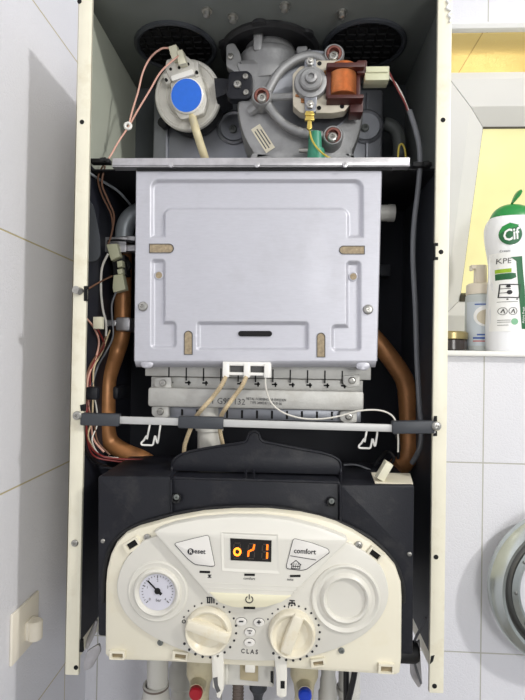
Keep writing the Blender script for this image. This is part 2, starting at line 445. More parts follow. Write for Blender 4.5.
# window: outer frame and a sash tilted into the room
win = bpy.data.objects.new('window_1', None); C.objects.link(win); win.location = ((ox0 + ox1) / 2, WY + .22, oz0); WL[win.name] = Vector(win.location); struct(win)
fy0, fy1 = WY + .235, WY + .285
f = MB()
f.box((ox0, fy0, oz0), (ox0 + .05, fy1, oz1)); f.box((ox1 - .05, fy0, oz0), (ox1, fy1, oz1))
f.box((ox0 + .05, fy0, oz0), (ox1 - .05, fy1, oz0 + .035)); f.box((ox0 + .05, fy0, oz1 - .05), (ox1 - .05, fy1, oz1))
f.build('window_frame', m_frame, win)
# sash plane: bottom edge at (Y 1.03), top edge nearer
Yt, Yb = WY + .065, WY + .228
zt = at(490, 73.5, Yt).z; zbm = oz0 + .036
sl = Vector((0, Yt - Yb, zt - zbm)); Ls = sl.length; sl.normalize(); sn = Vector((0, -sl.z, sl.y))
def S(x, v, d): return Vector((x, Yb, zbm)) + sl * v + sn * d      # d towards the room
def solve(px, py):
    """pixel -> (x, v) in the sash plane"""
    d = at(px, py, 1.0) - Vector((0, 0, CAMZ)); p0 = Vector((0, Yb, zbm)) - Vector((0, 0, CAMZ))
    k = p0.dot(sn) / d.dot(sn); q = d * k - p0
    return q.x, q.dot(sl)
xi, vi = solve(484.5, 127.5); xi2, _ = solve(459, 290)
xi = (xi + xi2) / 2
rail = Ls - vi
xo0, xo1 = xi - rail * 0.95, ox1 - .03
xi1 = xo1 - rail * .95
brail = rail * .8
v0 = solve(462, 300)[1]; brail = max(v0, .03)
def rails(mb):
    def quad(o4, i4):
        # bevelled member between outer edge (2 pts) and inner edge (2 pts)
        (ax, av), (bx, bv) = o4; (cx, cv), (dx, dv) = i4
        def lerp(p, q, t): return (p[0] + (q[0] - p[0]) * t, p[1] + (q[1] - p[1]) * t)
        sec = [(0, -.03), (0, .012), (.12, .016), (.62, .016), (.80, .010), (1, .002), (1, -.03)]
        o = len(mb.v)
        for end in ((ax, av, cx, cv), (bx, bv, dx, dv)):
            for t, d in sec:
                x, v = lerp((end[0], end[1]), (end[2], end[3]), t); mb.v.append(S(x, v, d))
        n = len(sec)
        for i in range(n):
            j = (i + 1) % n; mb.f.append((o + i, o + j, o + n + j, o + n + i))
        mb.f.append(tuple(o + i for i in range(n))); mb.f.append(tuple(o + n + i for i in range(n)))
    O = [(xo0, 0), (xo1, 0), (xo1, Ls), (xo0, Ls)]; I = [(xi, brail), (xi1, brail), (xi1, vi), (xi, vi)]
    g = .0006
    for k in range(4):
        l = (k + 1) % 4
        dx = (g if k in (0,) else -g if k == 2 else 0); dv = (g if k == 1 else -g if k == 3 else 0)
        o = [(O[k][0] + dx, O[k][1] + dv), (O[l][0] - dx, O[l][1] - dv)]
        i_ = [(I[k][0] + dx, I[k][1] + dv), (I[l][0] - dx, I[l][1] - dv)]
        quad(o, i_)
b = MB(); rails(b)
sash = b.build('sash', m_frame, win, smooth=20)
g = MB(); gw = .006
def strip(mb, a, b_, d0, d1):
    (x0, v0_), (x1, v1_) = a, b_
    vs = [S(x0, v0_, d0), S(x1, v0_, d0), S(x1, v1_, d0), S(x0, v1_, d0), S(x0, v0_, d1), S(x1, v0_, d1), S(x1, v1_, d1), S(x0, v1_, d1)]
    mb.add(vs, [(0, 1, 2, 3), (4, 5, 6, 7), (0, 1, 5, 4), (1, 2, 6, 5), (2, 3, 7, 6), (3, 0, 4, 7)])
strip(g, (xi, brail - .002), (xi1, brail + gw * 2.0), -.012, .005); strip(g, (xi, vi - .002), (xi1, vi + .001), -.012, .003)
strip(g, (xi - .0006, brail), (xi + .0004, vi), -.012, .002)
lab(g.build('gasket', m_gasket, sash), 'dark gasket along the pane')
p = MB(); strip(p, (xi - .004, brail - .004), (xi1 + .004, vi + .004), -.014, -.008)
lab(p.build('pane', m_pane, sash, smooth=0), 'yellow lit frosted pane')

# ------------------------------------------------------------ wall hook
hk_c = Vector((WXL, WXL * -F / 265, 0))
def onleft(px, py):
    d = at(px, py, 1.0) - Vector((0, 0, CAMZ)); k = WXL / d.x
    return Vector((0, 0, CAMZ)) + d * k
c4 = [onleft(9.5, 615), onleft(9.5, 664), onleft(35.5, 639), onleft(35.5, 591)]
hy0 = c4[0].y; hy1 = c4[2].y; hz1 = (c4[0].z + c4[3].z) / 2; hz0 = (c4[1].z + c4[2].z) / 2
hk = thing('adhesive_hook', (WXL, (hy0 + hy1) / 2, hz0), 'cream square adhesive hook stuck on the left tiled wall', 'hook')
MB().box((WXL, hy0, hz0), (WXL + .004, hy1, hz1), .0035).build('backplate', m_hookw, hk)
pk = onleft(29, 628); hw = (hz1 - hz0)
zc_ = hz0 + hw * .36; ym = (hy0 + hy1) / 2 + .006
pp = MB()
pp.box((WXL + .003, ym - .010, zc_ - .008), (WXL + .009, ym + .010, zc_ + .015), .003)
pp.lathe([(0, -.0125), (.0075, -.0125), (.009, -.011), (.009, .009), (.0075, .0105), (0, .0105)], (WXL + .0115, ym, zc_ + .003), 'Z', 28)
pp.build('peg', m_hookw, hk)

# ------------------------------------------------------------ metal ring
ry = .766
rc = at(571, 590, ry); R0 = px2m(ry, 77)
ring = thing('metal_ring', (rc.x, WY, rc.z - R0), 'scuffed round chrome ring mounted on the tiled wall below the window', 'ring')
mb = MB()
prof = [(R0, -.010), (R0 + .001, .002), (R0 - .002, .007), (R0 - .013, .013), (R0 - .0175, .012), (R0 - .0185, .006)]
prof2 = [(R0 - .0185, -.010)]
mb.lathe(prof + prof2, (rc.x, ry, rc.z), '-Y', 72, closed=True)
mb.build('outer_band', m_chrome, ring)
mb = MB()
mb.lathe([(R0 - .0185, .008), (R0 - .023, .002), (R0 - .028, .006), (R0 - .028, -.006), (R0 - .0185, -.008)], (rc.x, ry, rc.z), '-Y', 72, closed=True)
lab(mb.build('groove', m_chromed, ring), 'dark groove')
mb = MB()
mb.lathe([(R0 - .028, .010), (R0 - .036, .012), (R0 - .040, .009), (R0 - .040, -.006), (R0 - .028, -.006)], (rc.x, ry, rc.z), '-Y', 72, closed=True)
inn = mb.build('inner_band', m_chrome, ring)
for a in (150, 182, 214, 130):
    q = Vector((rc.x + math.cos(math.radians(a)) * (R0 - .033), ry - .0112, rc.z + math.sin(math.radians(a)) * (R0 - .033)))
    MB().lathe([(.0022, 0), (.0022, .0012), (.001, .002), (0, .002)], q, '-Y', 12).build('rivet', m_chromed, inn)
mb = MB(); mb.box((rc.x + R0 - .03, ry + .002, rc.z - .015), (rc.x + R0 - .004, WY, rc.z + .015), .003)
mb.build('bracket', m_chrome, ring)

# ------------------------------------------------------------ sill bottles
def ellbottle(mb, sections, cx, cy, seg=48, ex=2.3):
    """sections: (z, half width, half depth)"""
    o = len(mb.v)
    for z, a, b in sections:
        for k in range(seg):
            t = 2 * PI * k / seg; c, s_ = math.cos(t), math.sin(t)
            mb.v.append(Vector((cx + a * math.copysign(abs(c) ** (2 / ex), c), cy + b * math.copysign(abs(s_) ** (2 / ex), s_), z)))
    n = len(sections)
    for i in range(n - 1):
        for k in range(seg):
            l = (k + 1) % seg; mb.f.append((o + i * seg + k, o + i * seg + l, o + (i + 1) * seg + l, o + (i + 1) * seg + k))
    mb.f.append(tuple(o + k for k in range(seg))); mb.f.append(tuple(o + (n - 1) * seg + k for k in range(seg)))
    return mb
def spl(keys, n=8):
    return [tuple(v) for v in smooth_path(keys, n)]
by = .850; bd = .031; bf = by - bd
sz = oz0 + .0006
bxc = at(511, 280, by).x
def zat(py): return at(518, py, by - .02).z
def hw_(px): return abs(at(px, 280, by - .02).x - at(511, 280, by - .02).x)
cif = thing('cleaner_bottle', (bxc, by, sz), 'white bottle with green flip cap on the window sill beside the foam pump bottle', 'bottle')
secs = spl([(sz, hw_(490), .027), (sz + .004, hw_(487.5), .030), (zat(330), hw_(486.5), .031), (zat(296), hw_(487.5), .030), (zat(270), hw_(489), .029), (zat(255), hw_(487.6), .030), (zat(240), hw_(484.8), .031), (zat(228), hw_(484), .031), (zat(221), hw_(485.5), .030), (zat(216), hw_(488.5), .027)], 6)
ellbottle(MB(), secs, bxc, by).build('bottle_body', m_bottle, cif)
zt0 = zat(218); capb = MB()
ellbottle(capb, spl([(zt0 - .002, hw_(488.2), .026), (zat(213.5), hw_(489.8), .0245), (zat(208), hw_(493), .021), (zat(204.5), hw_(497), .017), (zat(202.4), hw_(501.5), .012), (zat(201.8), hw_(505), .008)], 5), bxc, by)
cap = capb.build('cap', m_bgreen, cif)
# flipped lid standing on the cap edge, leaning right
lp = MB(); a0 = at(512, 203.5, by - .012); a1 = at(520.5, 190.5, by - .012)
d = (a1 - a0); L_ = d.length; d.normalize()
side = Vector((d.z, 0, -d.x))
sec = [(0, .0025), (.25, .0045), (.6, .0065), (.85, .006), (1.0, .003)]
o_ = len(lp.v)
for t_, w_ in sec:
    c_ = a0 + d * (L_ * t_)
    for k in range(16):
        an = 2 * PI * k / 16
        lp.v.append(c_ + side * (w_ * math.cos(an)) * .62 + Vector((0, 1, 0)) * (w_ * 1.6 * math.sin(an)))
for i in range(len(sec) - 1):
    for k in range(16): lp.f.append((i * 16 + k, i * 16 + (k + 1) % 16, (i + 1) * 16 + (k + 1) % 16, (i + 1) * 16 + k))
lp.f.append(tuple(range(16))); lp.f.append(tuple(64 + k for k in range(16)))
lp.build('flip_lid', m_bgreen, cap)
# print on the front of the bottle: shapes wrapped on the body's front
zs = [s[0] for s in secs]
def front(x, z):
    for i in range(len(secs) - 1):
        if secs[i][0] <= z <= secs[i + 1][0]:
            t = (z - secs[i][0]) / max(secs[i + 1][0] - secs[i][0], 1e-9)
            a = secs[i][1] + (secs[i + 1][1] - secs[i][1]) * t; b_ = secs[i][2] + (secs[i + 1][2] - secs[i][2]) * t
            break
    else: a, b_ = secs[len(secs)//2][1:]
    u = min(abs(x - bxc) / a, .995)
    return by - b_ * (1 - u ** 2.3) ** (1 / 2.3)
BF = by - .0305
def wrapm(me_ob, lift):
    """lay a flat print on the bottle front"""
    me = me_ob.data; o = WL[me_ob.name]
    bm = bmesh.new(); bm.from_mesh(me)
    xs = [v.co.x for v in bm.verts]; zs_ = [v.co.z for v in bm.verts]
    for ax, lo, hi, st in ((Vector((1, 0, 0)), min(xs), max(xs), .0022), (Vector((0, 0, 1)), min(zs_), max(zs_), .006)):
        k = lo + st
        while k < hi:
            bmesh.ops.bisect_plane(bm, geom=bm.verts[:] + bm.edges[:] + bm.faces[:], plane_co=ax * k, plane_no=ax); k += st
    bmesh.ops.triangulate(bm, faces=bm.faces[:])
    for v in bm.verts:
        w = v.co + o; k = w.y - BF
        v.co.y = front(w.x, w.z) - lift + k - o.y
    bm.to_mesh(me); bm.free()
    return me_ob
def bprint(name, pts, m, lift=.0006, parent=cif):
    return wrapm(MB().prism(xz(pts, BF), BF - .0002, BF + .0002).build(name, m, parent, smooth=0), lift)
def btext(s_, x, y, h, m, name, lift=.0008, **k):
    return wrapm(text(s_, x, y, BF, h, m, cif, name, dep=.0001, **k), lift)
lbl = bprint('label_panel', [(495.5, 252), (526, 251), (526, 332), (494.5, 331)], m_labelw, .0003)
bprint('logo_oval', circ(511, 234, 10.8, 10.6, 26), m_dgreen, .0006)
bprint('logo_leaf', [(500, 234), (503, 226), (510, 222.5), (519, 225), (516, 227), (507, 229)], m_bgreen, .0007)
btext('Cif', 510.6, 235, 11.0, m_labelw, 'logo_lettering', .0010, bold=.0005, rot=-10, shear=.15, sx=.78)
btext('Cream', 506, 250.5, 2.2, m_inkg, 'small_lettering')
btext('KPE', 505.5, 260.5, 5.2, m_inkg, 'product_lettering')
bprint('lime_band', [(499, 268.5), (512, 268), (512, 272), (499, 272.5)], m_lime)
bprint('green_band', [(499, 273), (512, 272.5), (516, 273), (516.5, 277), (512, 279), (499, 279.5)], m_dgreen)
bprint('green_stripe', [(516.5, 261), (511, 257), (522, 256), (525, 290), (526.5, 329), (521.5, 329)], m_dgreen, .0008)
btext('Active Fresh', 523.2, 315, 2.2, m_labelw, 'stripe_lettering', .0011, rot=-88)
gr = MB()
for pl in ([(502, 284), (520, 284.5), (519, 297.5), (500.5, 297)],): stroke(gr, pl, 1.0, BF, .0001, True)
for yy in (288.3, 292.5): stroke(gr, [(501.5, yy), (511, yy)], .6, BF, .0001)
gr.prism(xz(circ(510, 292, 2.6, 2.2, 12), BF), BF - .0001, BF + .0001); gr.prism(xz(circ(509, 286, 2.2, 1.4, 12), BF), BF - .0001, BF + .0001)
for xx in (508, 517): gr.prism(xz(circ(xx, 299, 1, .7, 10), BF), BF - .0001, BF + .0001)
wrapm(gr.build('stove_pictogram', m_ink, cif, smooth=0), .0009)
ic = MB()
for cx_ in (503.8, 513): stroke(ic, circ(cx_, 311, 3.9, 3.6, 16), .5, BF, .0001, True); stroke(ic, [(cx_ - 1.5, 312.5), (cx_ + .5, 309), (cx_ + 1.6, 313)], 1, BF, .0001)
for yy, w_ in ((301.6, 18), (320, 11), (322, 11), (325, 9)): stroke(ic, [(499.5, yy), (499.5 + w_, yy)], .45, BF, .0001)
wrapm(ic.build('small_print', m_inkg, cif, smooth=0), .0009)
bprint('round_seal', circ(514.5, 321.5, 3.4, 3.3, 16), mat('pale green print', (120, 180, 140), .4))

fy = .888
fxc = at(479.8, 320, fy).x; fr = px2m(fy, 13.8)
def fz(py): return at(478, py, fy).z
foam = thing('foam_pump_bottle', (fxc, fy, sz), 'small foam pump bottle with ivory pump and blue print left of the white bottle', 'bottle')
MB().lathe([(0, 0), (fr * .9, 0), (fr, .003), (fr, fz(302) - sz), (fr * .97, fz(296.5) - sz), (fr * .85, fz(294.5) - sz), (0, fz(294.5) - sz)], (fxc, fy, sz), 'Z', 40).build('bottle_body', m_foamb, foam)
pm = MB(); z1 = fz(295)
pm.lathe([(fr * .93, 0), (fr * .95, .001), (fr * .93, fz(285.5) - z1), (fr * .80, fz(284) - z1), (fr * .45, fz(283.3) - z1), (fr * .43, fz(267.5) - z1), (fr * .40, fz(265.6) - z1), (0, fz(265.3) - z1)], (fxc, fy, z1), 'Z', 36)
x0 = at(470.3, 268, fy).x
pm.box((x0, fy - .006, fz(269.5)), (fxc + .002, fy + .006, fz(265.3)), .0015); pm.box((x0 - .0005, fy - .004, fz(271)), (x0 + .004, fy + .004, fz(266)), .001)
pm.build('pump', m_pump, foam)
def cylpatch(name, m, u0, u1, ytop, ybot, lift, shape=None):
    mb = MB(); n = 20; o = len(mb.v); R_ = fr + lift
    if shape is None:
        for k in range(n + 1):
            a = math.radians(u0 + (u1 - u0) * k / n)
            for z_ in (fz(ytop), fz(ybot)): mb.v.append(Vector((fxc + R_ * math.sin(a), fy - R_ * math.cos(a), z_)))
        for k in range(n): mb.f.append((2 * k, 2 * k + 1, 2 * k + 3, 2 * k + 2))
    else:
        cu, cyy, ru, rv = shape
        for j in range(7):
            for k in range(28):
                a = math.radians(cu + ru * j / 6 * math.cos(2 * PI * k / 28)); mb.v.append(Vector((fxc + R_ * math.sin(a), fy - R_ * math.cos(a), fz(cyy + rv * j / 6 * math.sin(2 * PI * k / 28)))))
        for j in range(6):
            for k in range(28): mb.f.append((j * 28 + k, j * 28 + (k + 1) % 28, (j + 1) * 28 + (k + 1) % 28, (j + 1) * 28 + k))
    return mb.build(name, m, foam, org=(fxc, fy, fz(320)))
cylpatch('label_panel', m_bluepr, -78, 78, 303, 346, .0003)
cylpatch('label_oval', m_labelw, 0, 0, 0, 0, .0006, (8, 317, 52, 10.5))
cylpatch('label_picture', mat('beige print', (206, 196, 176), .5), 0, 0, 0, 0, .0008, (8, 318, 40, 7.5))
cylpatch('label_stripe', m_blued, -40, 70, 305, 306.2, .0006); cylpatch('label_stripe', m_blued, -30, 60, 334.5, 336, .0006)
cylpatch('label_stripe', m_blued, -45, 65, 337.6, 339.4, .0006); cylpatch('label_stripe', m_redpr, -45, 65, 341, 342, .0006)

jy = .885
jx = at(449, 340, jy).x
jar = thing('glass_jar', (jx, jy, sz), 'small dark jar with gold lid on the sill left of the foam pump bottle', 'jar')
def jz(py): return at(456, py, jy - .028).z
MB().lathe([(0, 0), (.026, 0), (.029, .003), (.029, jz(340) - sz), (.026, jz(338) - sz), (0, jz(338) - sz)], (jx, jy, sz), 'Z', 40).build('jar_body', m_jar, jar)
MB().lathe([(.029, 0), (.0305, .001), (.0305, jz(332.5) - jz(339)), (.028, jz(331) - jz(339)), (0, jz(331) - jz(339))], (jx, jy, jz(339)), 'Z', 40).build('lid', m_gold, jar)
# ================================================================ the boiler
FL = .538; BK = .733
XL = at(71.5, 356, FL).x; XR = at(448, 356, FL).x
ZT = at(260, 88, BK).z + .006; ZBL = at(74, 675, FL).z; ZBR = at(435, 694, FL).z
ZB = (ZBL + ZBR) / 2
xm_ = (XL + XR) / 2
boi = thing('boiler', (xm_, WY, ZB), 'opened wall-hung gas boiler with cream side rails, copper pipes and cream control panel', 'boiler')
fw = px2m(FL, 14)
def inside(px, py, Y):
    while Y > FL and at(px, py, Y).x < XL + .0065: Y -= .002
    return at(px, py, Y)
def wire(mb, pts, rad_px, n=6, seg=8):
    Q = smooth_path([inside(*p) for p in pts], n); Ym = sum(p[2] for p in pts) / len(pts)
    return mb.tube(Q, px2m(Ym, rad_px), seg)
# casing: two folded sides, top, back
c = MB()
for X, s in ((XL, 1), (XR, -1)):
    # front rail (folded lip) and side sheet
    c.box((X, FL, ZB), (X + s * fw, FL + .004, ZT), .0012)
    c.box((X, FL + .001, ZB), (X + s * .0025, WY - .006, ZT), .0008)
    c.box((X + s * (fw - .0025), FL + .001, ZB), (X + s * fw, FL + .005, ZT), .0008)
casing = c.build('casing', m_flange, boi)
# chipped notches beside the screws on the rails
for px, py, rpx in ((74.5, 291, 0), (437.5, 251, 0)): pass
for pts in ([(84, 286), (88, 286), (88, 289), (86.5, 289), (86.5, 299), (88, 299), (88, 301), (84, 301)], [(434, 243), (438, 243), (438, 246), (435.5, 246), (435.5, 257), (438, 257), (438, 260), (434, 260)],
            [(431, 656), (434.5, 655), (433, 661), (430, 664)], [(80, 640), (82.5, 640), (83, 652), (79.5, 652)], [(80, 405), (85, 404), (85, 411), (81, 411)], [(434, 416), (437, 416), (437, 422), (433, 422)], [(434, 431), (437, 431), (437, 436), (433, 436)]):
    MB().prism(xz(pts, FL), FL - .0004, FL + .003).build('rail_notch', m_hole, casing)
for px, py in ((82, 122), (443, 120), (441, 252), (436, 557), (434.5, 686), (76, 667.5), (79.5, 1.5)):
    MB().lathe([(px2m(FL, 2.3), -.001), (px2m(FL, 2.3), .0004), (px2m(FL, 1.6), .0008), (0, .0008)], at(px, py, FL), '-Y', 16).build('rail_hole', m_hole, casing)
screw(77.5, 415.5, FL - .006, 4.6, casing); screw(436.3, 426, FL - .006, 4.6, casing); screw(75, 543, FL, 3.6, casing)
k_ = at(80.3, 291, FL); kb = MB(); kb.cyl(k_ + Vector((0, 0, 0)), k_ + Vector((0, -.012, 0)), .004, .004); kb.cyl(k_ + Vector((-.003, -.008, 0)), k_ + Vector((.004, -.010, -.002)), .0035, .0035)
lab(kb.build('latch_pin', m_steel, casing), 'bare steel latch pin on the left rail')
sb = MB(); P = []
for px, py in ((446.5, 0), (449, 4), (447, 8), (451.5, 11), (448.5, 15), (451, 18), (449.5, 22)): P.append((px, py, FL - .001))
wire(sb, P, 1.1)
lab(sb.build('sealant_bead', m_trim, casing), 'ragged white sealant bead')

# lining: upper grey, lower dark; the unlit interior is put into the colour
ztray = at(260, 160, .56).z
t = MB()
t.box((XL + .0027, FL + .016, ztray - .002), (XL + .0045, BK + .004, ZT - .004)); t.build('side_lining', m_side_lit, boi, smooth=0)
t = MB(); t.box((XR - .0045, FL + .016, ztray - .002), (XR - .0027, BK + .004, ZT - .004)); t.build('side_lining', m_inner, boi, smooth=0)  # darker than the left lining: its unlit side put into the colour
top = MB().box((XL + .003, FL + .006, ZT - .004), (XR - .003, WY - .006, ZT), .001).build('top_panel', m_inner, boi)
MB().box((XL + .003, BK, ztray - .004), (XR - .003, BK + .003, ZT - .004)).build('back_panel', mat('dark grey back sheet', (78, 82, 84), .45, .2, .08, 30), boi, smooth=0)
lab(MB().box((XL + .003, BK + .002, ZB + .055), (XR - .003, BK + .005, ztray - .004)).build('back_lining', m_unlit, boi, smooth=0), 'lower back lining, unlit navy dark put into its colour')
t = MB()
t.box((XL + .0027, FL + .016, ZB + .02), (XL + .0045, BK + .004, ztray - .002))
lab(t.build('side_lining', m_unlit, boi, smooth=0), 'lower left lining, unlit navy dark put into its colour')
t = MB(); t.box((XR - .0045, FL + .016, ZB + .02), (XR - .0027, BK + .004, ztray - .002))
lab(t.build('side_lining', m_char, boi, smooth=0), 'lower right lining, unlit charcoal put into its colour')
# stiffening corner rib right & left of upper chamber
br = MB(); br.box((xm_ - .12, BK + .004, ZT - .08), (xm_ + .12, WY + .0005, ZT - .02)); br.box((xm_ - .12, BK + .004, ZB + .12), (xm_ + .12, WY - .001, ZB + .18))
br.build('wall_bracket', m_inner, boi)
# curved dark panel at the left rail
dp = MB().prism(xz(rnd([(84, 196), (93, 204), (100, 238), (100, 256), (96, 261), (84, 262)], 8), .556), .556, .558)
dp.build('deflector_plate', m_char, boi)

# air vents in the top panel
def ontop(px, py):
    d = at(px, py, 1.0) - Vector((0, 0, CAMZ)); k = (ZT - .004 - CAMZ) / d.z
    return Vector((0, 0, CAMZ)) + d * k
for px, py in ((176, 47), (364, 45)):
    p = ontop(px, py); p.y = min(p.y, BK - .062); q = .052
    dn = (Vector((1, 0, 0)), Vector((0, 1, 0)), Vector((0, 0, -1)))
    v = MB(); v.lathe([(q, 0), (q, .003), (q - .003, .0045), (q - .006, .003), (q - .007, -.001), (q - .012, -.001)], p, M=dn, seg=48)
    vo = v.build('air_vent', m_char, top)
    g = MB(); g.lathe([(q - .006, .0004), (q - .007, .0012), (0, .0012)], p, M=dn, seg=40)
    for k in range(-3, 4):
        w_ = math.sqrt(max((q - .008) ** 2 - (k * .012) ** 2, 0))
        g.box(p + Vector((k * .012 - .0012, -w_, -.0032)), p + Vector((k * .012 + .0012, w_, -.001)))
        g.box(p + Vector((-w_, k * .012 - .0012, -.0032)), p + Vector((w_, k * .012 + .0012, -.001)))
    lab(g.build('vent_grille', m_black, top), 'black vent grille')
for px, py in ((207, 10), (285, 5), (342, 12), (233, 16)):
    p = ontop(px, py); dn = (Vector((1, 0, 0)), Vector((0, 1, 0)), Vector((0, 0, -1)))
    MB().lathe([(.006, 0), (.006, .002), (.004, .002), (.004, .007), (.0025, .008), (0, .008)], p, M=dn, seg=16).build('screw', m_steel, top)
# flue gasket in the top panel
p = ontop(265, 44); dn = (Vector((1, 0, 0)), Vector((0, 1, 0)), Vector((0, 0, -1)))
p.y = .650; flue_y = p.y; flue_x = at(270, 50, .645).x
p.x = flue_x
g = MB(); g.lathe([(.064, 0), (.064, .003), (.060, .006), (.050, .006), (.048, .002), (.036, .002)], p, M=dn, seg=48)
for a in (20, 80, 140, 200, 260, 320):
    q = p + Vector((math.cos(math.radians(a)) * .058, math.sin(math.radians(a)) * .058, 0)); g.lathe([(.010, 0), (.010, .004), (.008, .005), (0, .005)], q, M=dn, seg=16)
lab(g.build('flue_gasket', m_gask, top), 'scalloped flue gasket')

# ---- flue hood behind the fan
HY = .672
h = MB(); X0, X1, Z0, Z1 = rect(153, 90, 383, 160, HY)
h.box((X0, HY, ztray - .002), (X1, BK - .002, Z1), .004)
for a, b in ((165, 168), (366, 369)): rbox(h, a, 92, b, 158, HY - .003, .006, .001)
hood = h.build('flue_hood', m_hood, boi)
for cx_, cy_ in ((234, 128), (366, 127)):
    m_ = MB(); m_.lathe([(px2m(HY, 17), -.001), (px2m(HY, 17), .003), (px2m(HY, 15), .005), (px2m(HY, 13), .003), (0, .003)], at(cx_, cy_, HY), '-Y', 32); m_.build('hood_boss', m_hood, hood)
    screw(cx_ - 1, cy_ + 1, HY - .004, 4, hood, m=m_inner)
# grey elbow pipe right of hood
e = MB(); wire(e, [(384, 124, .69), (391, 126, .69), (397, 132, .69), (399, 141, .69), (399, 158, .69)], 6.5, 8, 16); e.build('condensate_elbow', m_inner, boi)
e = MB(); wire(e, [(98, 124, .71), (110, 128, .71), (140, 128, .71), (143, 126, .715)], .01, 2, 4)

# ---- fan
fan_y = .608
fx = MB()
vol = [(237, 101), (238, 118), (243, 136), (252, 152), (256, 160), (346, 160), (354, 149), (360, 134), (363.5, 116), (363, 98), (357, 80), (346, 66), (331, 56), (316, 51), (304, 50), (303, 58), (240, 58), (239, 75)]
volw = xz([tuple(v) for v in smooth_path([Vector((a, b)) for a, b in vol], 5, True)], fan_y)
fx.prism(volw, fan_y, fan_y + .062, .007)
fan = fx.build('fan_housing', m_cast, boi)
# neck to the flue
n_ = MB(); nc = Vector((flue_x, .645, at(270, 78, .612).z)); ny = .645
def nz(py): return at(270, py, .612).z - nc.z
R_ = px2m(.615, 33)
n_.lathe([(R_ * .98, 0), (R_ * .98, nz(54)), (R_, nz(52)), (R_, nz(47)), (R_ * .96, nz(45)), (R_ * .80, nz(42)), (R_ * .78, nz(37)), (R_ * .80, ZT - nc.z - .004), (0, ZT - nc.z - .004)], nc, 'Z', 48)
n_.build('flue_neck', m_cast, fan)
rb = MB(); rbox(rb, 253, 20, 263, 50, .605, .012, .004); rb.build('neck_rib', m_cast, fan)
for pts in ([(226, 44), (234, 42), (240, 52), (244, 72), (236, 73), (226, 66)], [(296, 46), (308, 45), (306, 58), (299, 60)]):
    ft = MB(); ft.prism(xz(rnd(pts, 3), .612), .612, .624, .002)
    ft.build('mounting_foot', m_cast, fan)
screw(230.5, 56.5, .611, 3.2, fan); screw(302, 55, .611, 3.0, fan)
# darker disc standing in for the shaded open recess, arms with grommets
mc = (311, 88)
im = MB(); qf = px2m(fan_y); im.lathe([(43 * qf, -.001), (43 * qf, .001), (42 * qf, .0016), (40 * qf, .0012), (39 * qf, .0004), (0, .0004)], at(313, 93, fan_y), '-Y', 56)
im.build('recess_disc', m_hood, fan)
rg = MB(); ro = .594
ring_pts = [at(mc[0] + 47 * math.cos(math.radians(a)), mc[1] + 47 * math.sin(math.radians(a)) + 3, ro) for a in range(75, 285, 8)]
ring_pts = [at(*q, ro) for q in ((333, 137), (318, 135.5), (300, 132), (284, 124), (273, 112), (266, 99), (272, 84), (280, 72), (292, 62), (304, 57), (316, 57), (334, 66))]
rg.tube(smooth_path(ring_pts, 6), px2m(ro, 4.6), 12)
rg.tube(smooth_path([at(266, 98, ro), at(285, 97, ro - .002), at(297, 96, ro - .004)], 5), px2m(ro, 3.6), 10)
rg.tube([at(266, 100, ro), at(250, 112, ro + .012)], px2m(ro, 5), 10)
rg.build('motor_spider', m_cast, fan)
for cx_, cy_ in ((262, 98.5), (332.5, 137.5), (333.5, 56.5)):
    b_ = MB(); b_.lathe([(px2m(ro, 10.5), -.012), (px2m(ro, 10.5), .004), (px2m(ro, 9), .007), (px2m(ro, 8), .007), (px2m(ro, 8), .002), (0, .002)], at(cx_, cy_, ro), '-Y', 30); bo = b_.build('spider_boss', m_cast, fan)
    g_ = MB(); g_.lathe([(px2m(ro, 7.6), .002), (px2m(ro, 7.6), .007), (px2m(ro, 6.6), .0085), (px2m(ro, 5), .0085), (px2m(ro, 5), .003), (0, .003)], at(cx_, cy_, ro), '-Y', 28); lab(g_.build('grommet', m_grom, fan), 'red brown grommet')
    screw(cx_, cy_, ro - .008, 4.9, fan)
# motor: stator plates, hub, bridge, coil
sy = .580
st = MB(); st.prism(xz(rnd([(292.5, 74), (300, 66), (309, 65), (312, 69), (316, 60), (343, 60), (350.5, 66), (350.5, 104), (345, 111), (332, 113), (301, 113), (293, 106)], 2), sy), sy, sy + .014, .0012)
stator = st.build('motor_stator', m_stator, fan)
for cx_, cy_ in ((319.5, 63.5), (342.5, 65), (342, 106.5), (319, 108)):
    MB().lathe([(px2m(sy, 2.2), -.001), (px2m(sy, 2.2), .0003), (0, .0003)], at(cx_, cy_, sy), '-Y', 14).build('stator_hole', m_hole, fan)
cb = MB()
for q in ((295.5, 95.5), (297, 93), (301, 101.5), (301, 99), (324, 74), (324, 71.5)): cb.cyl(at(q[0], q[1], sy - .001), at(q[0] + 5, q[1] + .5, sy - .001), .0014, .0014, 10)
lab(cb.build('shading_ring', m_copper, fan), 'copper shading rings')
hb = MB(); hp = at(310.5, 85, sy)
q = px2m(sy, 1)
hb.lathe([(16.5 * q, -.001), (16.5 * q, .005), (15.5 * q, .0075), (13 * q, .0085), (11.5 * q, .0085), (11 * q, .013), (9.5 * q, .0145), (6 * q, .0145), (5.5 * q, .018), (3.2 * q, .019), (2.6 * q, .0165), (0, .0165)], hp, '-Y', 40)
hb.build('motor_hub', m_cast, fan)
bg = MB(); bg.prism(xz(rnd([(304.5, 60), (316, 59.5), (317, 78), (317.5, 92), (316, 113), (305, 113), (304, 92)], 2), sy - .004), sy - .0065, sy, .001); bg.build('bearing_bridge', m_hood, fan)
for cx_, cy_ in ((310, 63), (310, 105.5)):
    b_ = MB(); b_.lathe([(4 * q, 0), (4 * q, .004), (2.4 * q, .0045), (2.2 * q, .007), (1 * q, .0075), (0, .0075)], at(cx_, cy_, sy - .0065), '-Y', 6 if cy_ else 12); b_.build('bolt', m_steel, fan)
cl = MB(); cc = at(342.5, 82.5, sy + .002); cz0 = at(342, 97, sy).z; cz1 = at(342, 67, sy).z; cr = 14.2 * q
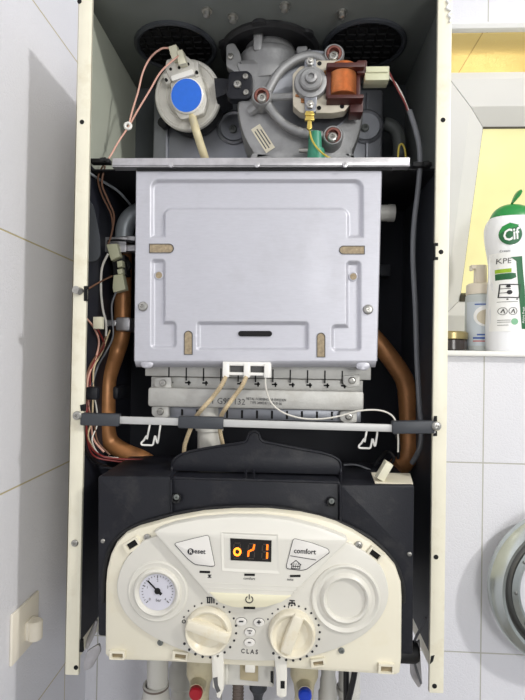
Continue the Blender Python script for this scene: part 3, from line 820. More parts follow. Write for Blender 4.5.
n = 60; prof = [(0, cz0 - cc.z)]
for k in range(n + 1):
    zz = cz0 + (cz1 - cz0) * k / n; prof.append((cr * (1.0 if k % 2 else .965), zz - cc.z))
prof.append((0, cz1 - cc.z))
cl.lathe(prof, cc, 'Z', 44)
lab(cl.build('motor_coil', m_coil, fan, smooth=60), 'shiny copper motor coil')
bb = MB()
for (x0, y0, x1, y1) in ((326.5, 63.5, 364.5, 68.5), (327, 95.5, 363.5, 99.5)):
    X0, X1, Z0, Z1 = rect(x0, y0, x1, y1, sy - .013); bb.box((X0, sy - .016, Z0), (X1, sy + .02, Z1), .0012)
X0, X1, Z0, Z1 = rect(326, 65, 331, 98, sy - .004); bb.box((X0, sy - .007, Z0), (X1, sy + .018, Z1), .001)
X0, X1, Z0, Z1 = rect(356.5, 66, 360.5, 98, sy - .004); bb.box((X0, sy - .004, Z0), (X1, sy + .018, Z1), .001)
X0, X1, Z0, Z1 = rect(350, 97, 363, 113, sy); bb.box((X0, sy - .002, Z0), (X1, sy + .018, Z1), .0012)
X0, X1, Z0, Z1 = rect(356, 64, 366, 77, sy); bb.box((X0, sy - .008, Z0), (X1, sy + .012, Z1), .0012)
lab(bb.build('coil_bobbin', m_bobbin, fan), 'maroon coil bobbin')
cn = MB(); rbox(cn, 365, 66, 389.5, 80, sy - .008, .018, .001); rbox(cn, 366, 68, 388, 72, sy - .0095, .004, .0005)
lab(cn.build('plug_connector', m_conng, fan), 'cream plug connector')
# earth spade, green plug, nozzle
sp = MB(); sp.prism(xz([(305.5, 112), (313.5, 112), (314, 120), (311.5, 121), (312, 129), (309, 131), (306.8, 129), (307.5, 121), (305.5, 120)], sy - .004), sy - .007, sy - .003, .0006)
rbox(sp, 304.8, 113, 314.4, 115, sy - .0085, .004, .0005); rbox(sp, 304.8, 118, 314.4, 120, sy - .0085, .004, .0005)
lab(sp.build('spade_terminal', m_brass, fan), 'brass spade terminal')
gp = MB(); gp.cyl(at(315, 162, .590), at(315, 133, .590), 7.5 * px2m(.59), 6.3 * px2m(.59), 24); gp.cyl(at(316, 163, .590), at(316, 150, .590), 9 * px2m(.59), 8.4 * px2m(.59), 24)
lab(gp.build('pressure_plug', m_green, fan), 'green rubber plug')
nz_ = MB(); nz_.cyl(at(299, 150.5, .592), at(309, 150.5, .592), 2 * px2m(.59), 2.6 * px2m(.59), 14); nz_.build('nozzle', m_steel, fan)
s_ = MB(); s_.prism(xz(rotrect(263, 138.5, 10.5, 28, -33), fan_y - .0006), fan_y - .0009, fan_y - .0003)
stk = lab(s_.build('rating_sticker', m_paper, fan, smooth=0), 'cream rating sticker')
s_ = MB()
for k, ln in ((-3, 20), (0, 22), (3, 17)):
    a = math.radians(-33); cxk = 263 + k * math.cos(a); cyk = 138.5 + k * math.sin(a)
    dx, dy = -math.sin(a) * ln / 2, math.cos(a) * ln / 2
    stroke(s_, [(cxk - dx, cyk - dy), (cxk + dx, cyk + dy)], 1.1, fan_y - .0011, .0002)
s_.build('sticker_print', m_inkg, fan, smooth=0)
# black bracket left of the neck
bk = MB(); by_ = .603
bk.prism(xz(rnd([(229, 71), (248, 70), (252.5, 75), (252, 95), (248, 99), (230, 99), (226, 95)], 4), by_), by_, by_ + .012, .002)
bk.prism(xz([(214, 78), (229, 79), (229, 92), (216, 98)], by_ + .008), by_ + .008, by_ + .05)
swb = bk.build('switch_bracket', m_blackp, boi)
for cx_, cy_, rr in ((237.5, 84.5, 4), (245.5, 76.5, 3), (246, 92.5, 3)): screw(cx_, cy_, by_ - .0005, rr, swb)

# ---- air pressure switch
py_ = .628; pc = at(187, 95, py_); q = px2m(py_)
axn = Vector((-.10, -1, -.16)).normalized(); ax1 = axn.cross(Vector((0, 0, 1))).normalized() * -1; ax2 = ax1.cross(axn) * -1
FR = (ax1, ax2, axn)
b_ = MB(); b_.lathe([(34 * q, -.034), (34.5 * q, -.016), (33 * q, -.012), (33 * q, -.004), (20 * q, -.003)], pc, M=FR, seg=48)
b_.lathe([(5 * q, -.04), (5 * q, -.02), (0, -.02)], pc + ax1 * (-33 * q) + ax2 * (-20 * q), M=FR, seg=12)
psw = b_.build('pressure_switch', m_black, boi)
d_ = MB(); d_.lathe([(34.5 * q, -.008), (34.5 * q, -.002), (33 * q, 0), (31 * q, 0), (30 * q, -.002), (24 * q, -.002), (23.4 * q, -.0008), (22 * q, -.0008), (21.5 * q, -.002), (0, -.002)], pc, M=FR, seg=56)
lab(d_.build('switch_cover', m_sw, psw), 'pale grey round cover')
def onsw(px, py, h): # point on the cover plane lifted by h
    d = at(px, py, 1.0) - Vector((0, 0, CAMZ)); k = (pc + axn * h - Vector((0, 0, CAMZ))).dot(axn) / d.dot(axn)
    return Vector((0, 0, CAMZ)) + d * k
def swprism(mb, pts, h0, h1, ch=0):
    P = [onsw(a, b, h1) - pc - axn * h1 for a, b in pts]; poly = [(p.dot(ax1), p.dot(ax2)) for p in P]
    return mb.prism(poly, 0, 1, ch, frame=lambda x, y, z: pc + ax1 * x + ax2 * z + axn * (h1 + (h0 - h1) * y)) if ch == 0 else mb.prism(poly, -h1, -h0, ch, frame=lambda x, y, z: pc + ax1 * x + ax2 * z - axn * y)
mb = MB(); swprism(mb, rnd([(170, 82), (199, 70), (207, 100), (203, 114), (180, 120), (172, 106)], 4), -.002, .010, .0015)
swprism(mb, rnd([(166, 60), (184, 54), (194, 62), (195, 74), (172, 82), (165, 70)], 2), -.002, .014, .001)
swprism(mb, rnd([(162, 74), (168, 72), (171, 82), (166, 85)], 1), -.002, .012, .001); swprism(mb, rnd([(192, 63), (198, 61), (199, 76), (195, 77)], 1), -.002, .012, .001)
mb.build('switch_body', m_sw, psw)
mb = MB()
swprism(mb, rnd([(171, 76), (192, 69), (194, 74), (172, 81)], 1), .012, .0155)
mb.build('body_rib', m_white, psw)
mb = MB()
for a, b in ((170.5, 69), (179, 67.5), (188, 64), (165.8, 79.5), (196.5, 72)): swprism(mb, circ(a, b, 1.4, 1.7, 10), .0118, .0146)
lab(mb.build('terminal_slot', m_hole, psw), 'dark terminal slots')
bl = MB(); P = onsw(186.5, 95.5, .0135) - axn * .0135
bl.lathe([(17 * q, 0), (17 * q, .0125), (16 * q, .0135), (0, .0135)], P, M=FR, seg=40)
bl.build('sticker_seat', m_white, psw)
bl = MB(); bl.lathe([(15.6 * q, .0134), (15.6 * q, .0142), (0, .0142)], P, M=FR, seg=40); lab(bl.build('round_sticker', m_blue, psw), 'blue round sticker')
pg = MB()
for pts in ([(168, 46.5), (176, 44), (179, 58), (172, 60)], [(175.5, 51), (182, 49), (186, 63), (178.5, 65)]): swprism(pg, rnd(pts, 1), .012, .024, .0008)
lab(pg.build('spade_cover', m_conn, psw), 'cream spade connectors')
hs = MB(); P0 = onsw(191, 112, .006)
pts = [P0, onsw(193, 119, .008), at(196, 130, .606), at(200, 143, .610), at(204, 155, .618), at(206, 162, .63)]
hs.tube(smooth_path(pts, 7), px2m(.61, 4.2), 14); lab(hs.build('pressure_hose', m_hose, psw), 'yellowed silicone hose')
for pts in ([(170, 48.5, .604), (162, 48.5, .602), (151, 57, .60), (143, 72, .598), (138, 92, .596), (132, 112, .594), (129, 125, .592)],
            [(180, 55, .60), (171, 62, .598), (160, 73, .596), (150, 90, .594), (138, 110, .592), (129, 126, .592), (119, 141, .588), (111, 155, .58), (104, 166, .575)]):
    w_ = MB(); wire(w_, pts, .95); lab(w_.build('wire', m_wpink, boi), 'faded pink wire of the pressure switch')
ct = MB(); ct.tube(smooth_path([at(128 + 3 * math.cos(a), 126 + 3 * math.sin(a), .591) for a in (0, 1.25, 2.5, 3.75, 5)], 5, True), px2m(.59, 1.5), 8, True); ct.build('cable_tie', m_white, boi)

# ---- tray between chambers with its bright lip
ty = .556
X0, X1, Z0, Z1 = rect(112, 157.5, 410, 166.5, ty)
t = MB(); t.box((X0, ty, Z0), (X1, ty + .002, Z1), .0008); t.box((X0, ty, Z0), (X1, ty + .012, Z0 + .0015))
t.box((X0 + .004, ty + .002, Z0 + .002), (X1 - .004, BK, Z0 + .004))
tray = t.build('chamber_tray', m_tray, boi)
t = MB(); t.box((XL + .004, ty + .012, Z0 + .0002), (XR - .004, BK, Z0 + .0018)); lab(t.build('tray_shade_sheet', m_black, boi), 'black sheet for the shade under the bright tray')  # added sheet, black to paint the shaded tray underside
t = MB(); X0s, X1s, Z0s, Z1s = rect(137, 166, 392, 170.6, ty + .004); t.box((X0s, ty + .004, Z0s), (X1s, ty + .014, Z1s + .001)); lab(t.build('tray_gap_shade', m_black, tray), 'black strip for the dark gap under the lip')  # shade of the gap below the lip painted as a black strip
for px in (171, 257, 345): MB().lathe([(.0032, 0), (.003, .0016), (0, .0024)], at(px, 165, ty), '-Y', 12).build('rivet', m_tray, tray)
for x0, y0 in ((97, 159.5), (420, 163)):
    cl_ = MB(); rbox(cl_, x0 - 7, y0 - 1.5, x0 + 12, y0 + 3, ty + .004, .01, .001); cl_.cyl(at(x0 + 4, y0 + 1, ty), at(x0 + 9, y0, ty), .003, .0025, 10); cl_.build('cable_grommet', m_black, boi)
# grey cable down the right
w_ = MB(); wire(w_, [(388, 70, .575), (392, 78, .573), (398, 90, .572), (404, 101, .572), (409, 113, .572), (414, 126, .57)], .9); lab(w_.build('wire', m_wred, boi), 'dark red motor wire')
w_ = MB(); wire(w_, [(388, 76, .575), (396, 84, .573), (403, 97, .573), (409, 112, .572), (414, 126, .57)], .9); lab(w_.build('wire', m_wwhite, boi), 'white motor wire')
w_ = MB(); wire(w_, [(409.5, 111, .572), (415, 128, .569), (419, 145, .568), (420, 164, .568), (418, 190, .575), (414, 225, .58), (413, 260, .58), (415.5, 310, .58), (417, 360, .58), (419.5, 405, .575), (421.5, 432, .575), (419, 450, .58), (412, 463, .59)], 2.6, 8, 10); lab(w_.build('cable', m_wgrey, boi), 'grey cable down the right side')
w_ = MB(); wire(w_, [(309.5, 130, sy), (312, 140, .578), (318, 149, .576), (326, 156, .574), (334, 160, .575)], 1.0); lab(w_.build('earth_wire', m_wyel, fan), 'yellow earth wire')
w_ = MB(); wire(w_, [(398, 158, .60), (399, 147, .60), (402, 144, .60), (405, 150, .60), (406, 160, .60)], 1.0); lab(w_.build('earth_wire', m_wyel, boi), 'yellow looped earth wire')
# white PVC stub right of the cover
w_ = MB(); w_.cyl(at(376, 213, .64), at(391, 213, .64), 8 * px2m(.64), 8 * px2m(.64), 24); w_.lathe([(8.6 * px2m(.64), -.004), (8.6 * px2m(.64), .004), (0, .006)], at(391, 213, .64), 'X', 24); w_.build('pipe_stub', m_pvc, boi)
w_ = MB(); rbox(w_, 378, 264, 391, 276, .70, .02, .002); w_.build('clip', m_char, boi)

# ---- combustion chamber cover (pressed sheet as a height field)
CYv = .562
TL, TR, BR, BL = at(136.6, 170.5, CYv), at(381.2, 171, CYv), at(376.4, 361, CYv), at(134.6, 361, CYv)
uL, uR, vT, vB = 135.6, 378.8, 170.7, 361.0
nx, nyv = 325, 254
ss = np.linspace(0, 1, nx)[None, :]; tt = np.linspace(0, 1, nyv)[:, None]
PX = (1 - tt) * ((1 - ss) * 136.6 + ss * 381.2) + tt * ((1 - ss) * 134.6 + ss * 376.4)
PY = (1 - tt) * ((1 - ss) * 170.5 + ss * 171) + tt * 361.0 + 0 * ss
def sdr(x0, y0, x1, y1, rad):
    cx_, cy_ = (x0 + x1) / 2, (y0 + y1) / 2
    ax = np.abs(PX - cx_) - ((x1 - x0) / 2 - rad); ay = np.abs(PY - cy_) - ((y1 - y0) / 2 - rad)
    return np.sqrt(np.maximum(ax, 0) ** 2 + np.maximum(ay, 0) ** 2) + np.minimum(np.maximum(ax, ay), 0) - rad
mn, mx = np.minimum, np.maximum
# upper U channel, feet and the lower tray, pressed inwards
U = mx(mx(sdr(150.5, 179, 364, 300, 9), -sdr(166, 210, 347.5, 330, 6)), -(238.5 - PY) * -1)
U = mx(mx(sdr(150.5, 179, 364, 300, 9), -sdr(166, 210, 347.5, 330, 6)), PY - 238)
Lf = mn(sdr(151, 259, 166, 348.5, 4), sdr(151, 321, 177.5, 348.5, 5))
Rf = mn(sdr(346.5, 261, 361.5, 351.5, 4), sdr(332, 324.5, 361.5, 351.5, 5))
Bt = sdr(197.5, 321.5, 310, 350.5, 3.5)
sd = mn(mn(U, Lf), mn(Rf, Bt))
sl_ = np.clip(-(sd) / 4.0 + .1, 0, 1); sl_ = sl_ * sl_ * (3 - 2 * sl_)
dep = .0042 * sl_
# central field slightly proud
ce = sdr(181, 212, 333, 316, 30); k2 = np.clip(-ce / 30, 0, 1); dep = dep - .0008 * k2 * k2 * (3 - 2 * k2)
holes = {'slot_left': ((149.5, 244, 173.5, 252.8), 'r'), 'slot_right': ((339.5, 246, 364.5, 254), 'l'), 'slot_bl': ((184.3, 331, 192.3, 354.5), 't'), 'slot_br': ((317, 333, 325, 357), 't'), 'mid': ((238, 330.8, 272, 336.3), 'b')}
hs_ = None
def hole_poly(k):
    (x0, y0, x1, y1), w = holes[k]; rr_ = min(x1 - x0, y1 - y0) / 2; o = []
    if w == 'r': o = [(x0, y0), (x1 - rr_, y0)] + circ(x1 - rr_, (y0 + y1) / 2, rr_, n=8, a0=-80, a1=80) + [(x1 - rr_, y1), (x0, y1)]
    if w == 'l': o = [(x1, y1), (x0 + rr_, y1)] + circ(x0 + rr_, (y0 + y1) / 2, rr_, n=8, a0=100, a1=260) + [(x0 + rr_, y0), (x1, y0)]
    if w == 't': o = [(x0, y1), (x0, y0 + rr_)] + circ((x0 + x1) / 2, y0 + rr_, rr_, n=8, a0=190, a1=350) + [(x1, y0 + rr_), (x1, y1)]
    if w == 'b': o = circ(x1 - rr_, (y0 + y1) / 2, rr_, n=8, a0=-90, a1=90) + circ(x0 + rr_, (y0 + y1) / 2, rr_, n=8, a0=90, a1=270)
    return o
P00 = np.array(TL); verts = []
for j in range(nyv):
    t_ = j / (nyv - 1)
    a = TL.lerp(BL, t_); b = TR.lerp(BR, t_)
    for i in range(nx):
        p = a.lerp(b, i / (nx - 1)); verts.append((p.x, CYv + dep[j, i], p.z))
faces = [(j * nx + i, j * nx + i + 1, (j + 1) * nx + i + 1, (j + 1) * nx + i) for j in range(nyv - 1) for i in range(nx - 1)]
mb = MB(); mb.v = [Vector(v) for v in verts]; mb.f = faces
# rolled edges running back to the chamber
o = len(mb.v)
edge = [j * nx for j in range(nyv)], [j * nx + nx - 1 for j in range(nyv)], list(range(nx)), [(nyv - 1) * nx + i for i in range(nx)]
for idx, (ox, oz) in zip(edge, ((-1, 0), (1, 0), (0, 1), (0, -1))):
    o = len(mb.v); n = len(idx)
    bev = .0012 if oz >= 0 else .004
    bz = .0012 if oz >= 0 else .007
    for k, ii in enumerate(idx):
        v = mb.v[ii]; mb.v.append(Vector((v.x + ox * bev, CYv + (.0015 if oz >= 0 else .006), v.z + oz * bz))); mb.v.append(Vector((v.x + ox * bev, CYv + .075, v.z + oz * bz)))
    for k in range(n - 1):
        mb.f.append((idx[k], idx[k + 1], o + 2 * k + 2, o + 2 * k)); mb.f.append((o + 2 * k, o + 2 * k + 2, o + 2 * k + 3, o + 2 * k + 1))
cov = mb.build('chamber_cover', m_alu, boi, smooth=50)
for k in ('slot_left', 'slot_right', 'slot_bl', 'slot_br'):
    MB().prism(xz(hole_poly(k), CYv), CYv - .0004, CYv + .001).build('insulation_slot', m_insul, cov); cov.children[-1]['label'] = 'beige insulation in a slot'
    P = hole_poly(k); fr_ = MB(); stroke(fr_, P, .7, CYv - .0005, .0003, True); fr_.build('slot_edge', m_inkg, cov)
lab(MB().prism(xz(hole_poly('mid'), CYv), CYv + .0026, CYv + .0042).build('vent_slot', m_hole, cov), 'black slot')
for cx_, cy_ in ((159, 275.3), (353.3, 276.6)):
    MB().lathe([(px2m(CYv, 4.6), 0), (px2m(CYv, 4.6), .0009), (px2m(CYv, 3.7), .0012), (px2m(CYv, 3.4), .0006), (0, .0006)], at(cx_, cy_, CYv + .004), '-Y', 24).build('rivet_ring', m_alu, cov)
    lab(MB().lathe([(px2m(CYv, 3.3), .0004), (px2m(CYv, 3.3), .0008), (0, .001)], at(cx_, cy_, CYv + .004), '-Y', 20).build('sight_plug', m_insul, cov), 'beige sight plug')
screw(143.2, 306.5, CYv - .0004, 4.9, cov); screw(368, 309.5, CYv - .0004, 4.9, cov)
for cx_, cy_ in ((147, 364), (363, 366)):
    MB().lathe([(px2m(CYv, 6), -.012), (px2m(CYv, 6), .001), (px2m(CYv, 4.6), .002), (0, .0022)], at(cx_, cy_, CYv + .003), '-Y', 20, 1.1, .75).build('corner_bump', m_alu, cov)
# chamber body behind the cover
X0, X1, Z0, Z1 = rect(137, 172, 377, 360, CYv)
ch = MB().box((X0 + .002, CYv + .012, Z0 + .002), (X1 - .002, BK - .004, Z1 - .002), .002).build('chamber_body', m_hood, boi)

# ---- burner
b1 = .592
t = MB(); X0, X1, Z0, Z1 = rect(145, 366, 371, 378, b1); t.box((X0, b1, Z0), (X1, b1 + .09, Z1 + .006), .001)
bur = t.build('burner', m_castb, boi)
cover_strip = MB(); X0, X1, Z0, Z1 = rect(151, 378.5, 363, 391, b1 + .004); cover_strip.box((X0, b1 + .004, Z0), (X1, b1 + .085, Z1), .001)
cover_strip.build('burner_rail', m_castb, bur)
sl2 = MB()
for k in range(11):
    x = 168.2 + k * 17.34
    y0 = 367 + (x - 150) * .020
    rbox(sl2, x, y0, x + 1.3, y0 + 13, b1 - .0004, .001); rbox(sl2, x - .5, y0 + 14.2, x + 5, y0 + 15.8, b1 + .0034, .001); rbox(sl2, x + 2.4, y0 + 13, x + 4.0, y0 + 17.5, b1 + .0034, .001)
lab(sl2.build('burner_slots', m_hole, bur, smooth=0), 'dark burner slots')
mn_y = .583
t = MB(); X0, X1, Z0, Z1 = rect(147.5, 389.5, 364, 409, mn_y); t.box((X0, mn_y, Z0), (X1, mn_y + .03, Z1), .003)
man = t.build('gas_manifold', m_castb, boi)
text('41 G9P 132', 226, 401.5, mn_y - .0003, 6.0, m_inkg, man, 'cast_lettering', rot=1, sx=.95)
text('METAL FORMING AB SWEDEN', 266, 399.5, mn_y - .0003, 2.6, m_inkg, man, 'cast_lettering', rot=1, sx=.8)
text('TYPE 30002 07 12 08 01 06', 266, 403.2, mn_y - .0003, 2.6, m_inkg, man, 'cast_lettering', rot=1, sx=.75)
t = MB(); X0, X1, Z0, Z1 = rect(158, 408, 361, 420, b1 + .004); t.box((X0, b1 + .004, Z0), (X1, b1 + .06, Z1), .001)
low = t.build('burner_base', m_hood, boi)
sl3 = MB()
for k in range(13): rbox(sl3, 166 + k * 15, 409 + k * .25, 168 + k * 15, 417 + k * .25, b1 + .0034, .001)
lab(sl3.build('base_slots', m_hole, low, smooth=0), 'dark base slots')
for cx_, cy_, yy in ((163, 383, b1 - .004), (352, 380.5, b1 - .004), (160.5, 411.5, b1 - .004), (349, 416.5, b1 - .004)):
    lg = MB(); lg.prism(xz(rnd([(cx_ - 9, cy_ - 5), (cx_ + 8, cy_ - 6), (cx_ + 8, cy_ + 6), (cx_ - 4, cy_ + 7), (cx_ - 9, cy_ + 3)], 2), yy), yy, yy + .01, .001); lo = lg.build('burner_lug', m_castb, bur)
    screw(cx_, cy_, yy - .0003, 3.6, bur)
# electrode block with braided leads
ey = .554
e = MB()
X0, X1, Z0, Z1 = rect(222.5, 362, 270.5, 366, ey)
e.box((X0, ey, Z0), (X1, ey + .018, Z1), .001)
for a, b in ((222.5, 229), (243.5, 250), (264, 271)): rbox(e, a, 363 + (a - 222) * .01, b, 377.5 + (a - 222) * .01, ey - .002, .02, .0012)
X0, X1, Z0, Z1 = rect(224, 372.5, 268, 375.5, ey); e.box((X0, ey, Z0), (X1, ey + .018, Z1), .0008)
elec = lab(e.build('electrode_block', m_white, boi), 'white ceramic electrode block')
he = MB(); rbox(he, 229, 366, 264, 372.5, ey + .008, .006); lab(he.build('block_recess', m_inkg, elec), 'shadowy recess of the block')  # shade of the recess put into a dark grey panel
for pts in ([(226, 376, .5535), (221, 386, .555), (212, 398, .56), (203, 408, .558), (196, 417, .566), (190, 430, .572), (185, 444, .578), (184, 452, .58)],
            [(246.5, 376, .5535), (242, 386, .555), (234, 397, .56), (226, 408, .558), (221, 417, .566), (220, 430, .575), (222, 441, .58), (224, 450, .585)]):
    w_ = MB(); wire(w_, pts, 2.2, 7, 10); lab(w_.build('electrode_lead', m_braid, boi), 'tan braided electrode lead')
w_ = MB(); wire(w_, [(265.5, 376, .5535), (266, 388, .556), (271, 402, .562), (282, 412, .56), (300, 418, .558), (320, 419, .558), (340, 416, .558), (358, 411, .557), (376, 410, .557), (388, 413, .556), (395, 420, .552), (398, 436, .556), (398, 452, .56)], .85, 7); lab(w_.build('wire', m_wwhite, boi), 'thin white sensor wire')
# gas feed pipe
w_ = MB(); w_.cyl(at(209.5, 398, .604), at(209.5, 462, .604), 12 * px2m(.604), 12 * px2m(.604), 28); w_.lathe([(14 * px2m(.604), -.006), (14 * px2m(.604), .002), (12.2 * px2m(.604), .005)], at(209.5, 425, .604), 'Z', 28); w_.build('gas_pipe', m_pvc, boi)

# ---- cross bar with foam sleeves
cy0 = .534
A = at(80, 419, cy0); B = at(436, 429.6, cy0)
tz = px2m(cy0, 3.8)
def bar(mb, pa, pb, hz, y0, y1, bev=.001):
    d = (pb - pa); d.y = 0; L_ = d.length; d.normalize(); n_ = Vector((-d.z, 0, d.x)); mid = (pa + pb) / 2
    R = Matrix((d, Vector((0, 1, 0)), n_)).transposed()
    bm = MB(); bm.box((-L_ / 2, y0, -hz), (L_ / 2, y1, hz), bev)
    o = len(mb.v); c0 = Vector((mid.x, 0, mid.z))
    mb.v += [c0 + R @ Vector((v.x, 0, v.z)) + Vector((0, v.y, 0)) for v in bm.v]; mb.f += [tuple(i + o for i in f) for f in bm.f]
    return mb
t = MB(); bar(t, A, B, tz, cy0, cy0 + .003); cb_ = t.build('cross_bar', mat('grey white bar', (192, 192, 190), .4, .1, .04, 60), boi)
def bp(px): # point on the bar centre line
    k = (px - 80) / 356; return A.lerp(B, k)
for a, b, hgt in ((81, 121, 6.2), (181, 226.5, 6.0), (392, 434, 6.2)):
    t = MB(); bar(t, bp(a) if a < 300 else at(392, 427.4, cy0), bp(b) if a < 300 else at(434, 427, cy0), px2m(cy0, hgt), cy0 - .003, cy0 + .007, .0015)
    lab(t.build('foam_sleeve', m_char, cb_), 'black foam sleeve')
for x, y in ((141, 429), (358.5, 432)):
    w_ = MB(); Yh = .552
    pts = [at(x + u, y + v, Yh) for u, v in ((9, -5), (7.2, 4), (6, 10), (5.4, 7), (3, 11), (.6, 13.4), (.4, 15.2), (2, 16), (7, 16.2), (11.5, 16), (12.8, 12), (14, 7), (15, 10), (16.4, 14), (17.6, 9), (19.5, -5))]
    w_.tube(smooth_path(pts, 4), px2m(Yh, 1.0), 8); lab(w_.build('wire_hook', m_white, boi), 'bent white wire hook')

# ---- copper pipes
cyp = .650
w_ = MB(); P = [(123.5, 238, cyp), (123, 290, cyp), (122.5, 318, cyp), (121.5, 336, cyp), (116, 354, cyp), (108.5, 376, cyp), (107, 392, cyp - .004), (106.5, 415, cyp - .008), (107, 431, cyp - .012), (111.5, 443, cyp - .016), (125, 452, cyp - .018), (142, 459, cyp - .018), (156, 468, cyp - .016)]
wire(w_, P, 8.6, 7, 20); cp = w_.build('copper_pipe', m_copper, boi); lab(cp, 'left tarnished copper pipe')
w_ = MB(); wire(w_, [(158, 208, cyp + .006), (143, 210, cyp + .004), (131, 217, cyp), (125, 228, cyp), (124, 246, cyp)], 9.2, 8, 20); lab(w_.build('pipe_bend', m_gpipe, cp), 'grey painted bend above the copper pipe')
w_ = MB(); wire(w_, [(366, 330, .665), (380, 345, .662), (394, 363, .66), (403, 377, .66), (406.5, 388, .66), (408, 405, .66), (409, 430, .66), (409, 450, .655), (405, 462, .65), (396, 468, .645)], 9.2, 7, 20); cp2 = w_.build('copper_pipe', m_copper, boi); lab(cp2, 'right tarnished copper pipe')
# clips on the left pipe
w_ = MB(); rbox(w_, 102, 237, 126, 252, cyp - .030, .006, .0008); rbox(w_, 120, 236, 135, 241, cyp - .028, .02, .001); rbox(w_, 118, 245, 135, 251, cyp - .028, .02, .001)
lab(w_.build('pipe_clip', m_tray, boi), 'tinned pipe clip')
w_ = MB(); rbox(w_, 115, 317, 130, 331, cyp - .024, .03, .003); rbox(w_, 104, 320, 116, 326, cyp - .022, .004, .001)
lab(w_.build('pipe_clip', m_tray, boi), 'lower tinned pipe clip')
w_ = MB(); w_.prism(xz(rotrect(98.5, 323, 8.5, 12, 0), .578), .574, .582, .0008); lab(w_.build('sensor_plug', m_conn, boi), 'cream sensor plug')
w_ = MB(); w_.prism(xz([(107, 245), (118, 244), (121, 257), (112, 261)], cyp - .036), cyp - .040, cyp - .03, .001); w_.prism(xz([(115, 276), (124, 274), (127, 290), (115, 293), (114, 288)], cyp - .03), cyp - .036, cyp - .024, .001)
w_.prism(xz([(118, 262), (123, 261), (123.5, 267), (118.5, 268)], cyp - .036), cyp - .04, cyp - .03, .0005); w_.prism(xz([(118, 270), (123, 269), (123.5, 274), (119, 275)], cyp - .036), cyp - .04, cyp - .03, .0005)
lab(w_.build('limit_thermostat', m_conng, boi), 'greenish cream thermostat plugs')
w_ = MB(); w_.prism(xz(rotrect(120, 266, 13, 20, -6), cyp - .026), cyp - .030, cyp - .012, .001); w_.lathe([(px2m(.63, 7), 0), (px2m(.63, 7), .006), (px2m(.63, 5), .008), (0, .008)], at(125, 266, cyp - .016), '-Y', 20); lab(w_.build('thermostat_body', m_black, boi), 'dark thermostat body')
w_ = MB(); rbox(w_, 85.5, 387, 97, 400, .553, .012, .002); lab(w_.build('foam_ring', m_blackp, boi), 'black foam ring on the wire loom'); w_ = MB(); rbox(w_, 108, 386.5, 118, 399.5, cyp - .025, .05, .003); lab(w_.build('foam_ring', m_blackp, boi), 'black foam ring on the left copper pipe')
w_ = MB(); wire(w_, [(108, 241, .612), (116, 240, .608), (128, 241, .608), (137, 242, .61)], 1.1); lab(w_.build('wire', m_black, boi), 'dark spring wire')
for pts, m, rr, lb in (
    ([(105, 166, .575), (102, 184, .58), (108, 200, .59), (114, 216, .60), (111, 236, .608), (108, 244, .610)], m_wbrown, 1.0, 'brown wire'),
    ([(104, 164, .575), (98, 178, .58), (102, 195, .59), (111, 214, .60), (113, 230, .606)], m_wbrown, .9, 'brown wire'),
    ([(89, 173, .60), (102, 181, .61), (119, 192, .63), (133, 208, .66)], m_gpipe, 1.3, 'thin grey tube'),
    ([(108, 254, .612), (102, 268, .608), (101, 290, .606), (103, 310, .608), (106, 322, .61), (106, 336, .612)], m_wwhite, 1.2, 'white looping wire'),
    ([(116, 292, .612), (112, 304, .612), (112, 316, .612), (113, 336, .612), (106, 352, .61), (98, 366, .60), (92, 385, .60)], m_wgrey, 1.0, 'grey thermostat wire'),
    ([(86, 290, .58), (100, 282, .595), (112, 276, .61)], m_wbrown, .9, 'brown earth wire'),
    ([(86, 318, .59), (94, 328, .595), (99, 342, .60), (95, 360, .60), (88, 378, .595), (88, 400, .59), (91, 425, .59), (94, 440, .592), (104, 452, .595)], m_wpink, 1.0, 'faded pink loom wire'),
    ([(98, 330, .61), (104, 345, .61), (96, 358, .605), (90, 372, .60), (90, 395, .595), (86, 420, .59), (90, 445, .59), (102, 456, .595), (120, 459, .60), (143, 460, .605)], m_wred, 1.1, 'dark red loom wire'),
    ([(110, 330, .612), (102, 352, .608), (94, 368, .60), (93, 395, .597), (92, 420, .594), (88, 436, .592), (95, 452, .594)], m_braid, .9, 'tan loom wire'),
    ([(106, 336, .612), (100, 350, .606), (91, 364, .60), (86, 380, .596), (87, 405, .592), (94, 425, .592), (98, 442, .594), (110, 455, .598)], m_wbrown, .9, 'brown loom wire'),
    ([(90, 385, .60), (96, 405, .597), (97, 425, .595), (92, 440, .594), (100, 455, .597), (118, 458, .60)], m_wwhite, .8, 'pale loom wire'),
    ([(84, 425, .60), (84, 445, .60), (92, 460, .60), (110, 468, .605)], m_wblack, 1.6, 'black loom wire'),
    ([(87, 400, .585), (86, 430, .585), (93, 455, .59), (115, 461, .60), (140, 463, .605)], m_wred, .9, 'second dark red loom wire'),
    ([(344, 465, .60), (356, 465, .595), (368, 469, .59), (378, 474, .585)], m_wgrey, 1.1, 'grey wire to the loose connector'),
    ([(374, 466, .60), (386, 452, .62), (394, 458, .62), (388, 468, .61)], m_wblack, 1.6, 'black wire loop by the right pipe'),
    ([(396, 434, .56), (399, 446, .57), (398, 458, .59)], m_wblack, 1.6, 'black wire from the sleeve')):
    w_ = MB(); wire(w_, pts, rr); lab(w_.build('wire', m, boi), lb)
# ---- black control box
BY = .518; BD = .625
fb = MB()
left = [(98, 476), (170.5, 476.5), (171, 560), (171, 640), (98, 636)]
fb.prism(xz(rnd(left, 3), BY), BY, BD, .0015)
rightp = [(340.5, 485), (414.5, 485), (413.5, 560), (413, 655), (341, 650)]
fb.prism(xz(rnd(rightp, 3), BY), BY, BD, .0015)
mid = [(171, 478), (340, 482), (341, 650), (171, 640)]
fb.prism(xz(mid, BY + .003), BY + .003, BD, .001)
boxo = lab(fb.build('control_box', m_blackp, boi), 'dusty black plastic control box')
